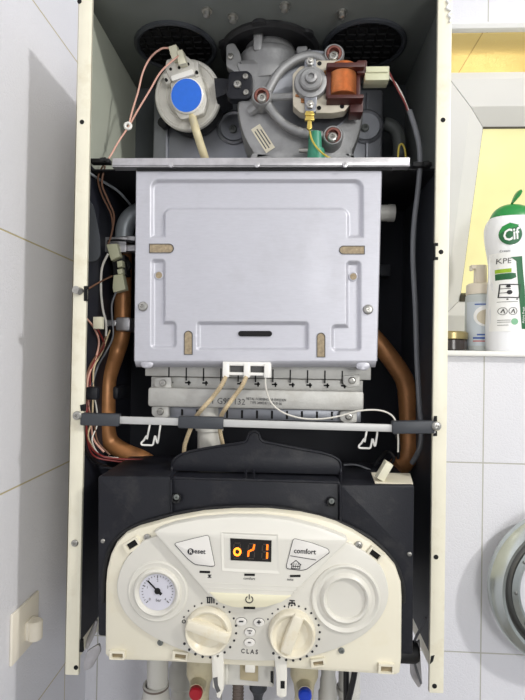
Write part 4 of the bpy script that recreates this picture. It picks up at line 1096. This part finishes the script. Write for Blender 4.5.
# raised rims, seams and the arched handle plate at the rear
rm = MB()
rm.tube([at(100, 467.5, BY + .055), at(168, 473, BY + .055)], .0015, 8)
rm.tube(smooth_path([at(171.5, 522, BY - .0005), at(171.3, 500, BY - .0005), at(171, 480, BY)], 3), .0011, 8)
rm.tube(smooth_path([at(340.5, 528, BY - .0005), at(340.5, 505, BY - .0005), at(340, 484, BY)], 3), .0011, 8)
rm.tube([at(174, 478, BY + .004), at(338, 482.5, BY + .004)], .0016, 8)
for px in (246, 254): rm.tube([at(px, 470, BY + .02), at(px, 479, BY + .004)], .0011, 8)
rm.build('box_rim', m_blackp, boxo)
ar = MB(); ay = BY + .026
arch = [(172, 471), (172.5, 462), (177, 457), (185, 453), (200, 449.5), (220, 446), (238, 443.5), (246, 441), (249, 434), (254, 431.5), (259, 434), (262, 441), (275, 444), (300, 449), (322, 453), (334, 457), (340, 462), (341, 475)]
ar.prism(xz([tuple(v) for v in arch], ay), ay, ay + .010, .0016)
ar.build('handle_plate', m_blackp, boxo)
hr = MB(); hr.tube(smooth_path([at(171.3, 482, BY + .004)] + [at(a, b, ay) for a, b in [(171.6, 470)] + arch[1:-1] + [(341, 472)]] + [at(340.6, 486, BY + .004)], 3), .0014, 8); hr.build('handle_rim', m_blackp, boxo)
for cx_, cy_ in ((184, 441), (198, 454), (226, 452), (228, 441)): pass
for cx_, cy_ in ((176.5, 498), (331.5, 502)):
    s_ = MB(); s_.lathe([(px2m(BY, 5), 0), (px2m(BY, 4.6), .003), (px2m(BY, 3), .0034), (px2m(BY, 2.6), .001), (0, .001)], at(cx_, cy_, BY), '-Y', 20); s_.build('box_boss', m_black, boxo)
    screw(cx_, cy_ - 1, BY - .003, 2.8, boxo, m=m_inner)
for cx_, cy_ in ((103, 541), (409.5, 554)): screw(cx_, cy_, BY - .0002, 2.2, boxo, m=m_steel)
lb_ = MB()
P4 = [at(371, 479.5, BY + .05), at(410, 482, BY + .05), at(413, 484.6, BY + .004), at(375, 484.6, BY + .004)]
zt_ = at(380, 485, BY).z
vs = [Vector((p.x, p.y, zt_ + .0004)) for p in P4] + [Vector((p.x, p.y, zt_ + .0014)) for p in P4]
lb_.add(vs, [(0, 1, 2, 3), (4, 5, 6, 7), (0, 1, 5, 4), (1, 2, 6, 5), (2, 3, 7, 6), (3, 0, 4, 7)]); lab(lb_.build('box_label', m_paper, boxo), 'dusty cream label on top of the black box')
cn = MB(); cn.prism(xz(rotrect(384.5, 471, 8, 19, 30), BY + .012), BY + .008, BY + .020, .0008); lab(cn.build('loose_connector', m_conn, boi), 'loose cream connector on the black box')

# ---- control panel
PY_ = .505
pan_out = [(a, b + (2.0 if b < 560 else 0)) for a, b in [(104.3, 655), (104.8, 585), (106, 571), (110, 553), (116, 541), (125, 532), (138, 526), (155, 521.5), (172, 516.5), (203, 510.8), (234, 508.6), (268, 508.6), (300, 512), (320, 516.5), (336, 521.5), (354, 530), (372, 541.5), (387, 554.5), (396, 567), (401.5, 583), (402.5, 598), (402, 660), (400.5, 674), (396, 676.3), (330, 672.5), (287, 669.5), (273, 668.5), (222, 666), (160, 662.5), (110, 661)]]
pb = MB(); pb.prism(xz([tuple(v) for v in pan_out], PY_), PY_, BY - .001, .004)
pan = lab(pb.build('control_panel', m_panel, boi), 'yellowed cream control panel')
# thin black seal following the arch behind the panel
so = [(100, 600), (101.5, 570), (106, 549), (113, 537), (124, 528), (138, 521), (172, 511.5), (203, 506.3), (234, 504.3), (268, 504.3), (300, 508), (336, 517.5), (356, 526), (375, 537), (391, 552), (400, 566), (405.5, 584), (406, 600)]
s_ = MB(); s_.tube(smooth_path([at(a + (3 if a < 250 else -2.5), b + 2.6, BY - .002) for a, b in so], 5), .0022, 8); s_.build('panel_seal', m_black, boxo)
f1 = PY_ - .004
eye = [(150, 538), (138, 546), (128, 556), (120, 570), (116.3, 587), (119, 603), (127, 617), (141, 630), (160, 641.5), (185, 652), (210, 658.5), (249, 661.5), (290, 660.5), (318, 655.5), (345, 646), (366, 634), (381, 618), (388, 602), (388.2, 586), (382, 568), (371, 556), (358, 548), (346, 542.5), (300, 530), (249, 524), (200, 527)]
e = MB(); e.prism(xz([tuple(v) for v in smooth_path([Vector(p) for p in eye], 4, True)], f1), f1, PY_ + .002, .0022)
fas = lab(e.build('fascia', m_fascia, pan), 'off white eye-shaped fascia')
f2 = PY_ - .0105
disp = [(153.5, 532.5), (160, 528.5), (175, 523.8), (200, 519.2), (230, 516.8), (262, 517), (290, 520), (320, 527.5), (346, 537.5), (348, 541), (344, 546.5), (320, 569), (305, 583), (292, 595.5), (281, 603), (266, 608), (249, 609.5), (232, 608), (219, 603.5), (208, 596), (195, 581), (178, 561), (158, 538.5)]
e = MB(); e.prism(xz(disp, f2), f2, PY_, .003)
plate = e.build('display_plate', m_plate, pan)
f3 = f2 - .0012
cr_ = [(209.5, 592.8), (226, 593.6), (249, 594.6), (272, 595.6), (291, 596.4), (281, 602.6), (266, 607.2), (249, 608.6), (232, 607.2), (219, 602.6)]
lab(MB().prism(xz(cr_, f3), f3, f2 + .001, .0008).build('power_button', m_cres, pan), 'cream crescent power button')
g = MB(); stroke(g, circ(249.3, 599.5, 3.6, 3.4, 12, -55, 235), .9, f3 - .0002, .0002); stroke(g, [(249.3, 594.6), (249.3, 599)], .9, f3 - .0002, .0002)
g.build('power_symbol', m_ink, pan)
lab(MB().prism(xz(rotrect(249.4, 608, 11.5, 2.2, 1.2), f3 - .0004), f3 - .0006, f3 + .001).build('power_light', m_hole, pan), 'black indicator slot')
g = MB(); stroke(g, [(207, 587.8), (249, 589.5), (297, 591.5)], .4, f2 - .0001, .0002); stroke(g, [(203, 583), (249, 585.0), (304, 587.5)], .3, f2 - .0001, .0002); g.build('plate_groove', m_fascia, pan)
# display recess frame
def scale4(p, k): 
    cx_ = sum(a for a, b in p) / len(p); cy_ = sum(b for a, b in p) / len(p); return [(cx_ + (a - cx_) * k, cy_ + (b - cy_) * k) for a, b in p]
fr_o = [(221, 532), (278, 534.5), (280, 574), (222, 571)]; fr_i = [(229.5, 537.6), (272.3, 540), (271.8, 562.5), (229.8, 561)]
e = MB()
for i in range(4):
    j = (i + 1) % 4
    A0 = at(*fr_o[i], f2 - .0006); A1 = at(*fr_o[j], f2 - .0006); B1 = at(*fr_i[j], f2 + .0015); B0 = at(*fr_i[i], f2 + .0015)
    e.add([A0, A1, B1, B0, A0 + Vector((0, .003, 0)), A1 + Vector((0, .003, 0))], [(0, 1, 2, 3), (0, 1, 5, 4)])
e.build('display_bezel', m_plate, pan, smooth=10)
scr = MB().prism(xz([(230.3, 538.4), (271.6, 540.6), (271.2, 562), (230.6, 560.2)], f2 - .0008), f2 - .0008, f2 + .002).build('display_window', m_screen, pan)
ys = f2 - .0010
def seg(pts, w, m, name='display_segment'):
    b_ = MB(); stroke(b_, pts, w, ys, .0003); return b_.build(name, m, pan, smooth=0)
for cx_ in (237, 251.5, 265.5):
    dy = (cx_ - 237) * .045
    b_ = MB()
    for pl in ([(cx_ - 2.2, 543 + dy), (cx_ + 3.0, 543 + dy)], [(cx_ - 3, 544.5 + dy), (cx_ - 3.3, 549 + dy)], [(cx_ + 3.5, 544.5 + dy), (cx_ + 3.2, 549 + dy)], [(cx_ - 3.5, 552 + dy), (cx_ - 3.8, 556.5 + dy)], [(cx_ + 3, 552 + dy), (cx_ + 2.7, 556.5 + dy)], [(cx_ - 3, 558 + dy), (cx_ + 2.2, 558 + dy)], [(cx_ - 2.5, 550.5 + dy), (cx_ + 2.5, 550.5 + dy)]):
        stroke(b_, pl, 1.2, ys + .0001, .0002)
    lab(b_.build('unlit_digit', m_segoff, pan, smooth=0), 'unlit digit outline')
b_ = MB(); stroke(b_, circ(237.3, 551.8, 3.1, 3.4, 14), 1.9, ys, .0003, True); lab(b_.build('display_digit', m_segc, pan, smooth=0), 'lit orange o')
b_ = MB(); stroke(b_, [(248.2, 556), (248.6, 551.5), (253.2, 549.4), (254.4, 544.8)], 1.8, ys, .0003); lab(b_.build('display_digit', m_seg, pan, smooth=0), 'lit orange r')
b_ = MB(); stroke(b_, [(267.4, 544.8), (267.2, 549.6)], 1.9, ys, .0003); stroke(b_, [(267.2, 552.8), (267, 558)], 1.9, ys, .0003); lab(b_.build('display_digit', m_seg, pan, smooth=0), 'lit orange 1')
# the two big buttons
rb_ = rnd([(174, 543.6), (191, 539.2), (208.5, 535), (214.8, 565.6), (212, 566.4), (195, 564.4), (188, 559)], 2.5)
cb2 = rnd([(293.5, 538.5), (312, 543), (328, 549), (329.5, 552.5), (306.5, 569.3), (301, 570.3), (287, 568.5), (286.4, 566)], 2.5)
for nm, pl in (('reset_button', rb_), ('comfort_button', cb2)):
    bo = MB().prism(xz(pl, f2 - .0009), f2 - .0009, f2 + .001, .0005).build(nm, m_btn, pan)
    o_ = MB(); stroke(o_, pl, .7, f2 - .0004, .0003, True); lab(o_.build('button_outline', m_ink, pan), 'dark button outline')
ft_ = f2 - .0011
text('eset', 199.8, 551.5, ft_, 4.8, m_ink, pan, 'reset_lettering', rot=1.5, bold=.00012, dep=.0001)
g = MB(); g.prism(xz(circ(190.6, 551.6, 3.2, 3.2, 20), ft_), ft_ - .0001, ft_ + .0002); g.build('reset_badge', m_ink, pan)
text('R', 190.7, 551.6, ft_ - .0002, 3.8, m_btn, pan, 'reset_initial', bold=.0001, dep=.0001)
text('comfort', 304.8, 551.5, ft_, 4.9, m_ink, pan, 'comfort_lettering', rot=1.5, bold=.00012, dep=.0001, sx=.95)
g = MB(); stroke(g, [(290.5, 555.8), (316, 560)], .6, ft_, .0001)
stroke(g, [(292, 564.5), (291.5, 568.5), (299.8, 569), (300, 565), (301, 565), (296, 560.4), (290.8, 564.3), (292, 564.5)], .7, ft_, .0001)
for k in (294, 296.2, 298.4): stroke(g, [(k, 563.5), (k - .8, 567.5)], .5, ft_, .0001)
stroke(g, [(292.6, 566.2), (299.6, 566.6)], .6, ft_, .0001); g.build('comfort_symbol', m_ink, pan)
for cx_, cy_, rr in ((204.8, 572, 2), (249.6, 574.8, 1), (295.3, 576, -1)):
    lab(MB().prism(xz(rotrect(cx_, cy_, 10.5, 2.1, rr), f2 - .0003), f2 - .0005, f2 + .001).build('indicator_light', m_hole, pan), 'black indicator slot')
g = MB(); stroke(g, [(208, 574.8), (211, 577.6)], .9, ft_ + .001, .0001); stroke(g, [(211, 574.8), (208, 577.6)], .9, ft_ + .001, .0001); stroke(g, [(209.5, 574.5), (209.5, 577.8)], .7, ft_ + .001, .0001); g.build('flame_symbol', m_ink, pan)
text('comfort', 249.2, 578.6, f2 - .0002, 2.5, m_ink, pan, 'indicator_lettering', rot=1, dep=.0001)
text('auto', 290.3, 579.4, f2 - .0002, 2.5, m_ink, pan, 'indicator_lettering', rot=1, dep=.0001)
# pressure gauge
q = px2m(f1); gc = at(157.5, 591.5, f1)
g = MB(); g.lathe([(31 * q, -.001), (30.5 * q, .0006), (29 * q, .0014), (27.5 * q, .0010), (24.5 * q, .0010), (23.6 * q, .0036), (21.6 * q, .0050), (20.2 * q, .0044), (18.4 * q, .0012), (0, .0012)], gc, '-Y', 64)
g.build('gauge_bezel', m_fascia, pan)
g = MB(); g.lathe([(18.2 * q, .0010), (18.2 * q, .0016), (0, .0016)], gc, '-Y', 48); lab(g.build('gauge_dial', m_dial, pan), 'lilac grey gauge dial')
dy_ = f1 - .0018
g = MB()
for k in range(0, 25):
    a = math.radians(135 + k * 270 / 24); l0 = 15.8; l1 = 13.4 if k % 6 == 0 else 14.6
    stroke(g, [(157.5 + l0 * math.cos(a), 591.5 + l0 * math.sin(a)), (157.5 + l1 * math.cos(a), 591.5 + l1 * math.sin(a))], .8 if k % 6 == 0 else .45, dy_, .0002)
g.build('gauge_scale', m_inkg, pan, smooth=0)
for s_t, a in (('0', 135), ('1', 202), ('2', 270), ('3', 337), ('4', 405)):
    a = math.radians(a); text(s_t, 157.5 + 11 * math.cos(a), 591.5 + 11 * math.sin(a), dy_, 2.6, m_inkg, pan, 'gauge_number', dep=.0001)
text('bar', 158.5, 600.3, dy_, 3.0, m_inkg, pan, 'gauge_lettering', dep=.0001)
g = MB(); stroke(g, [(147.8, 580.8), (157.5, 591)], 1.3, dy_ - .0005, .0004); stroke(g, [(157.5, 591), (161, 594)], 2.6, dy_ - .0005, .0004)
g.lathe([(3.1 * q, 0), (2.8 * q, .0012), (0, .0014)], at(157.5, 591, dy_), '-Y', 20); lab(g.build('gauge_needle', m_hole, pan), 'black gauge needle')
# blank round recess on the right
gc = at(345.5, 598.5, f1)
g = MB(); g.lathe([(34.5 * q, -.001), (33.5 * q, .0016), (32.2 * q, .0022), (30.8 * q, .0016), (29 * q, .0002), (25.5 * q, .0004), (23.8 * q, .0030), (21.8 * q, .0042), (20 * q, .0030), (19 * q, .0004), (0, .0004)], gc, '-Y', 64)
g.build('blank_dial', m_fascia, pan)
# knobs with scales
for kx, ky, bar_, nm, extra in ((208.5, 630, ((187.5, 621.5), (230, 636.5)), 'heating_knob', None), (292, 633, ((299, 613), (285.2, 650.5)), 'water_knob', None)):
    k_ = MB(); kc = at(kx, ky - .8, f1); q = px2m(f1)
    k_.lathe([(23.4 * q, -.001), (23.2 * q, .003), (22.2 * q, .0075), (21.2 * q, .0085), (19.8 * q, .0080), (18.6 * q, .0060), (15.5 * q, .0032), (8 * q, .0024), (0, .0022)], kc, '-Y', 64)
    kb_ = k_.build(nm, m_knob, pan)
    h_ = MB(); (ax_, ay_), (bx_, by2) = bar_; d_ = Vector((bx_ - ax_, by2 - ay_)); L_ = d_.length; d_.normalize(); n2 = Vector((-d_.y, d_.x))
    yh = f1 - .0112
    sca = yh / f1
    pl = []
    mid_ = Vector(((ax_ + bx_) / 2, (ay_ + by2) / 2))
    for t_, w_ in ((-.5, 4.2), (-.46, 5.4), (0, 6.0), (.46, 5.6), (.5, 4.2)): pl.append(mid_ + d_ * (t_ * L_) + n2 * w_)
    for t_, w_ in ((.5, 4.2), (.46, 5.6), (0, 6.0), (-.46, 5.4), (-.5, 4.2)): pl.append(mid_ + d_ * (t_ * L_) - n2 * w_)
    h_.prism(xz([tuple(p) for p in pl], f1 - .004), yh, f1 - .002, .0022)
    h_.build('knob_grip', m_knob, pan)
    sc_ = MB()
    a0 = (200, 470) if kx < 250 else (212, 485)
    nd = 20
    for k in range(nd):
        a = math.radians((-152 + k * (302 / (nd - 1))) if kx < 250 else (-150 + k * (282 / (nd - 1))))
        cx_, cy_ = kx + 27.8 * math.cos(a), ky + 27.5 * math.sin(a); rr = .85 + .55 * k / nd
        sc_.prism(xz(circ(cx_, cy_, rr, rr, 10), f1 - .0003), f1 - .0004, f1 + .0002)
    if kx < 250: stroke(sc_, circ(183.8, 621.5, 1.6, 1.6, 12), .6, f1 - .0003, .0002, True)
    lab(sc_.build('knob_scale', m_ink, pan, smooth=0), 'dotted black scale around the knob')
g = MB()
for k in range(4): stroke(g, [(207.6 + k * 2.1, 597.2), (207.6 + k * 2.1, 603)], 1.3, f1 - .0003, .0002)
stroke(g, [(206.5, 597.4), (214.8, 597.6)], .5, f1 - .0003, .0002); g.build('radiator_symbol', m_ink, pan, smooth=0)
g = MB(); stroke(g, [(289, 605.2), (289.4, 603), (294.5, 603.2), (295, 605.4)], 1.4, f1 - .0003, .0002); stroke(g, [(292, 603), (292.2, 600.4)], 1.2, f1 - .0003, .0002); stroke(g, [(289.6, 600.4), (294.6, 600.8)], 1.0, f1 - .0003, .0002); stroke(g, [(288.6, 606.4), (288.5, 607.6)], .9, f1 - .0003, .0002); g.build('tap_symbol', m_ink, pan, smooth=0)
for cx_, cy_, s_t in ((241.2, 621.5, '-'), (259, 622.2, '+'), (249.8, 631.8, 'menu'), (249.5, 642.2, 'esc')):
    g = MB(); g.lathe([(5.6 * q, -.001), (5.5 * q, .0008), (4.8 * q, .0016), (0, .0020)], at(cx_, cy_, f1), '-Y', 28, 1, .72); g.build('oval_button', m_btn, pan)
    o_ = MB(); o_.tube([at(cx_ + 5.6 * math.cos(k * PI / 12), cy_ + 4.05 * math.sin(k * PI / 12), f1 - .0002) for k in range(24)], .00028, 6, True); lab(o_.build('button_outline', m_inkg, pan), 'thin grey button outline')
    if s_t == '-': g = MB(); stroke(g, [(cx_ - 1.8, cy_), (cx_ + 1.8, cy_)], 1.2, f1 - .0023, .0002); g.build('button_mark', m_ink, pan)
    elif s_t == '+': g = MB(); stroke(g, [(cx_ - 1.8, cy_), (cx_ + 1.8, cy_)], 1.1, f1 - .0023, .0002); stroke(g, [(cx_, cy_ - 1.8), (cx_, cy_ + 1.8)], 1.1, f1 - .0023, .0002); g.build('button_mark', m_ink, pan)
    elif s_t == 'menu':
        text('menu', cx_, cy_ - 1.1, f1 - .0023, 1.5, m_ink, pan, 'button_lettering', dep=.0001, bold=.00005); text('ok', cx_, cy_ + 1.3, f1 - .0023, 1.5, m_ink, pan, 'button_lettering', dep=.0001, bold=.00005)
    else: text(s_t, cx_, cy_ + .2, f1 - .0023, 1.7, m_ink, pan, 'button_lettering', dep=.0001, bold=.00005)
text('C L A S', 249.5, 651.7, f1 - .0003, 4.3, m_ink, pan, 'model_lettering', rot=1.2, bold=.00008, dep=.0001, sx=.88)
# corner details of the panel
for cx_, cy_, rr in ((147.5, 537.5, -35), (358.5, 545, 0)): screw(cx_, cy_, PY_ - .0005, 3.9, pan, m=m_steel)
for cx_, cy_, rr in ((132.6, 544.5, -32), (374.5, 554.5, 37)):
    e = MB(); o_ = rotrect(cx_, cy_, 16, 11, rr); i_ = rotrect(cx_, cy_ - 0.5, 11, 6.2, rr)
    e.ringprism(xz(o_, PY_ - .0008), xz(i_, PY_ - .0008), PY_ - .0034, PY_ + .001); e.build('slot_frame', m_panel, pan)
    lab(MB().prism(xz(rotrect(cx_, cy_ - .3, 10.8, 5.6, rr), PY_ - .0003), PY_ - .0004, PY_ + .001).build('panel_slot', m_hole, pan), 'black slot in the panel')
for cx_, cy_, w_, h_, rr in ((117, 655.5, 15, 8.5, 2), (180, 656.2, 15, 8.5, 7), (318, 663, 14, 8, -8), (386.3, 669, 15.5, 9.5, 3)):
    o_ = rotrect(cx_, cy_, w_, h_, rr); i_ = rotrect(cx_ + .3, cy_ + .4, w_ - 4, h_ - 3.6, rr)
    e = MB(); e.ringprism(xz(o_, PY_ - .003), xz(i_, PY_ - .003), PY_ - .0034, PY_ + .001); e.build('catch_frame', m_panel, pan)
    lab(MB().prism(xz(scale4(i_, 1.04), PY_ - .0008), PY_ - .0009, PY_ + .001).build('catch_recess', mat('tan catch recess', (142, 128, 100), .6, 0, .2, 200), pan), 'tan catch recess')  # recess floor in a darker tan
for cx_, cy_ in ((160.3, 642.5), (341.5, 650.5)): screw(cx_, cy_, PY_ - .0005, 3.0, pan, m=m_inner)
# clips and the middle bay below
for pts in ([(211.5, 652), (223.5, 652), (223.5, 690), (221.5, 695), (220, 699), (216.5, 698), (216, 690), (212.5, 688)], [(274, 655), (287, 655), (287, 680), (286.5, 697), (281, 698.5), (276.5, 696), (276, 676)]):
    e = MB(); e.prism(xz(rnd(pts, 1.5), f1 - .0004), f1 - .0004, PY_ + .012, .0012); e.build('clip_tab', m_plate, pan)
for pts in ([(213, 678), (217.5, 677), (218, 685), (220.5, 691), (217, 693), (214.5, 687)], [(280.5, 681), (284.8, 681), (284.8, 688.5), (280.5, 688.5)], [(270.5, 672), (273.5, 672), (273.5, 684), (270.5, 682)]):
    MB().prism(xz(pts, f1 - .0006), f1 - .0007, f1 + .001).build('clip_slot', m_inkg if pts[0][0] == 213 else m_hole, pan)
e = MB(); rbox(e, 223.5, 658, 274, 686, PY_ + .010, .02, .001); rbox(e, 238, 656.8, 262, 660, PY_ + .001, .012, .0006); rbox(e, 225, 660, 228, 685, PY_ + .006, .01, .0006)
bay = MB
e.build('centre_bay', m_pvc, pan)
e = MB(); e.prism(xz([(240, 664), (258, 664), (258, 682), (240, 680)], PY_ + .008), PY_ + .0085, PY_ + .012); lab(e.build('bay_recess', mat('tan recess', (172, 160, 130), .5), pan), 'tan recess of the bay')
e = MB(); rbox(e, 245, 662, 255, 673, PY_ + .001, .011, .001); e.build('bay_latch', m_plate, pan)
# side straps and hinge pins beneath
st_ = MB(); st_.prism(xz(rnd([(95, 620), (97, 622), (94, 636), (87, 650), (84.5, 648), (86, 640)], 1.5), .57), .57, .574, .001); lab(st_.build('hinge_strap', m_tray, boi), 'upper bare metal strap at the lower left')
st_ = MB(); st_.prism(xz(rnd([(86, 652), (99, 644), (100.5, 652), (92, 668), (84, 672), (83, 664)], 3), .60), .60, .604, .001)
lab(st_.build('hinge_strap', m_tray, boi), 'bare metal strap at the lower left')
st_ = MB(); st_.prism(xz(rnd([(411, 645), (417, 640), (421, 662), (422.5, 684), (419, 689), (411, 677)], 3), .585), .585, .59, .001); lab(st_.build('hinge_strap', m_tray, boi), 'hanging bare metal strap at the lower right')
st_ = MB(); st_.prism(xz(rnd([(415, 645), (420, 640), (421, 664), (417, 664)], 1.5), .578), .578, .581, .001)
lab(st_.build('hinge_strap', m_tray, boi), 'bare metal strap at the lower right')
st_ = MB(); st_.lathe([(0, -.02), (px2m(.56, 10), -.02), (px2m(.56, 10), .008), (px2m(.56, 8), .012), (0, .013)], at(407, 652, .565), 'X', 24); lab(st_.build('hinge_pin', m_black, boi), 'black round hinge pin')
w_ = MB(); wire(w_, [(426, 618, .56), (421, 628, .565), (415, 640, .568), (413, 655, .57), (416, 668, .572), (421, 683, .58)], 1.3); lab(w_.build('strap_cord', m_wgrey, boi), 'grey cord at the lower right')

# ============================================================ pipes below
def vpipe(name, secs, Y, m, label, cat, px, extra=None):
    """vertical pipe: secs = (py, half width px)"""
    q = px2m(Y); base = at(px, secs[-1][0], Y); base.z = 0.0; c0 = Vector((base.x, Y, base.z))
    th = thing(name, (base.x, Y, base.z), label, cat)
    b_ = MB(); b_.lathe([(0, at(px, secs[0][0], Y).z - base.z)] + [(hw2 * q, at(px, y, Y).z - base.z) for y, hw2 in secs[:-1]] + [(secs[-1][1] * q, 0)] + [(0, 0)], c0, 'Z', 32)
    return th, b_
th, b_ = vpipe('drain_pipe', [(620, 10.5), (686, 10.5), (760, 10.5)], .66, m_pvc, 'grey white pipe in a ribbed collar below the left of the control panel', 'pipe', 156)
b_.build('pipe', m_pvc, th)
q = px2m(.66); c_ = at(156, 686, .66)
b_ = MB(); b_.lathe([(11.2 * q, .004), (12.8 * q, .003), (12.8 * q, 0), (12.2 * q, -.002), (13.5 * q, -.012), (16.5 * q, -.030), (16.5 * q, -.07), (10.6 * q, -.07), (10.6 * q, .003)], c_, 'Z', 36, closed=True); b_.build('collar', m_pvc, th)
b_ = MB(); b_.lathe([(12.9 * q, -.0006), (13.1 * q, .0008), (12.9 * q, .0022), (12.4 * q, .0008)], c_, 'Z', 36, closed=True); lab(b_.build('collar_ring', m_ridge, th), 'brown ring on the collar')

def valve(name, label, px, py, Y, mcap, hx):
    q = px2m(Y); c0 = at(px, py, Y); th = thing(name, (c0.x, Y + .03, 0.0), label, 'valve')
    b_ = MB(); tc_ = Vector((c0.x, Y + .030, c0.z))
    b_.lathe([(0, .06), (10 * q, .06), (10 * q, .035), (13.5 * q, .03), (14.5 * q, .018), (14.5 * q, .004), (11 * q, -.006), (9.5 * q, -.02), (9.5 * q, -tc_.z), (0, -tc_.z)], tc_, 'Z', 28)
    b_.build('valve_body', m_valve, th)
    b_ = MB(); b_.lathe([(8.5 * q, -.03), (8.5 * q, -.012), (7.4 * q, -.008), (7.4 * q, -.002)], c0, '-Y', 28); b_.build('spindle', m_valve, th)
    b_ = MB(); b_.lathe([(6.6 * q, -.004), (6.6 * q, .003), (5.4 * q, .0048), (0, .0052)], c0, '-Y', 28); lab(b_.build('cap', mcap, th), 'coloured round cap')
    return th
valve('hot_valve', 'ivory valve with round red cap below the control panel', 196, 692.5, .60, m_redcap, 0)
valve('cold_valve', 'ivory valve with round blue cap below the control panel', 305, 694.5, .60, m_bluecap, 0)
th, b_ = vpipe('corrugated_hose', [(640, 5.5), (760, 5.5)], .64, m_ridge, 'brown corrugated hose hanging below the centre of the control panel', 'hose', 237)
b_ = MB(); q = px2m(.64); base = WL[th.name]; zt_ = at(237, 655, .64).z - base.z
prof = [(0, zt_)]; k = 0; zz = zt_
while zz > 0: prof.append(((5.8 if k % 2 else 4.6) * q, zz)); zz -= .0022; k += 1
prof.append((0, 0)); b_.lathe(prof, base, 'Z', 22); b_.build('hose', m_ridge, th, smooth=50)
th, b_ = vpipe('drain_funnel', [(640, 8.8), (688, 8.8), (692, 6), (697, 4.4), (760, 4.2)], .64, m_char, 'dark grey funnel and tube below the centre of the control panel', 'funnel', 257)
b_.build('funnel', m_char, th)
th, b_ = vpipe('water_pipe', [(630, 7), (676, 7), (680, 8.2), (690, 8.2), (692, 9.5), (760, 9.5)], .66, m_pvc, 'slim pale grey pipe just right of the blue capped valve', 'pipe', 327)
b_.build('pipe', m_pvc, th)
th, b_ = vpipe('water_pipe', [(630, 10.5), (683, 10.5), (760, 10.5)], .69, m_pvc, 'thick pale grey pipe with a ring behind the black cable', 'pipe', 348)
b_.build('pipe', m_pvc, th)
b_ = MB(); c_ = at(348, 690, .69); q = px2m(.69); b_.lathe([(10.6 * q, .004), (12 * q, .003), (12.4 * q, 0), (12 * q, -.003), (10.6 * q, -.004)], c_, 'Z', 32, closed=True); b_.build('pipe_ring', m_pvc, th)
w_ = MB(); wire(w_, [(357, 655, .63), (354, 676, .63), (351, 690, .632), (347, 712, .64), (346, 760, .65), (346, 2040, .66)], 2.8, 6, 12); tag(w_.build('power_cable', m_wblack), 'black cable hanging below the right of the control panel', 'cable')
th, b_ = vpipe('heating_pipe', [(630, 11), (664, 11), (668, 13.5), (683, 13.5), (686, 11), (760, 11)], .72, m_gpipe, 'shadowed grey pipe between the ringed pipe and the red capped valve', 'pipe', 181)
b_.build('pipe', m_pvc, th)

# ================================================================= light
def area(name, loc, target, size, power, rgb=(1, 1, 1), shape='DISK', sy=None):
    l = bpy.data.lights.new(name, 'AREA'); l.shape = shape; l.size = size; l.energy = power; l.color = rgb
    if sy: l.size_y = sy
    o = bpy.data.objects.new(name, l); C.objects.link(o); o.location = loc
    o.rotation_euler = (Vector(target) - Vector(loc)).to_track_quat('-Z', 'Y').to_euler()
    return o
area('ceiling_lamp', (1.55, -.52, 2.62), (-.05, .6, 1.5), .14, 24, (1, .98, .95))
area('front_light', (.75, -1.25, 1.7), (-.05, .6, 1.4), .6, 12, (1, .99, .97))  # broad second light read from the inner shadow edge, source unseen
area('lamp_beyond_window', (.62, 1.75, 1.60), (.5, .95, 1.98), .3, 6, (1, .78, .32))
w = bpy.data.worlds.new('world'); bpy.context.scene.world = w; w.use_nodes = True
w.node_tree.nodes['Background'].inputs[0].default_value = (.93, .96, 1.0, 1); w.node_tree.nodes['Background'].inputs[1].default_value = .52
vs = bpy.context.scene.view_settings
vs.view_transform = 'Standard'; vs.look = 'None'; vs.exposure = 0.0; vs.gamma = 1.0; vs.use_curve_mapping = False
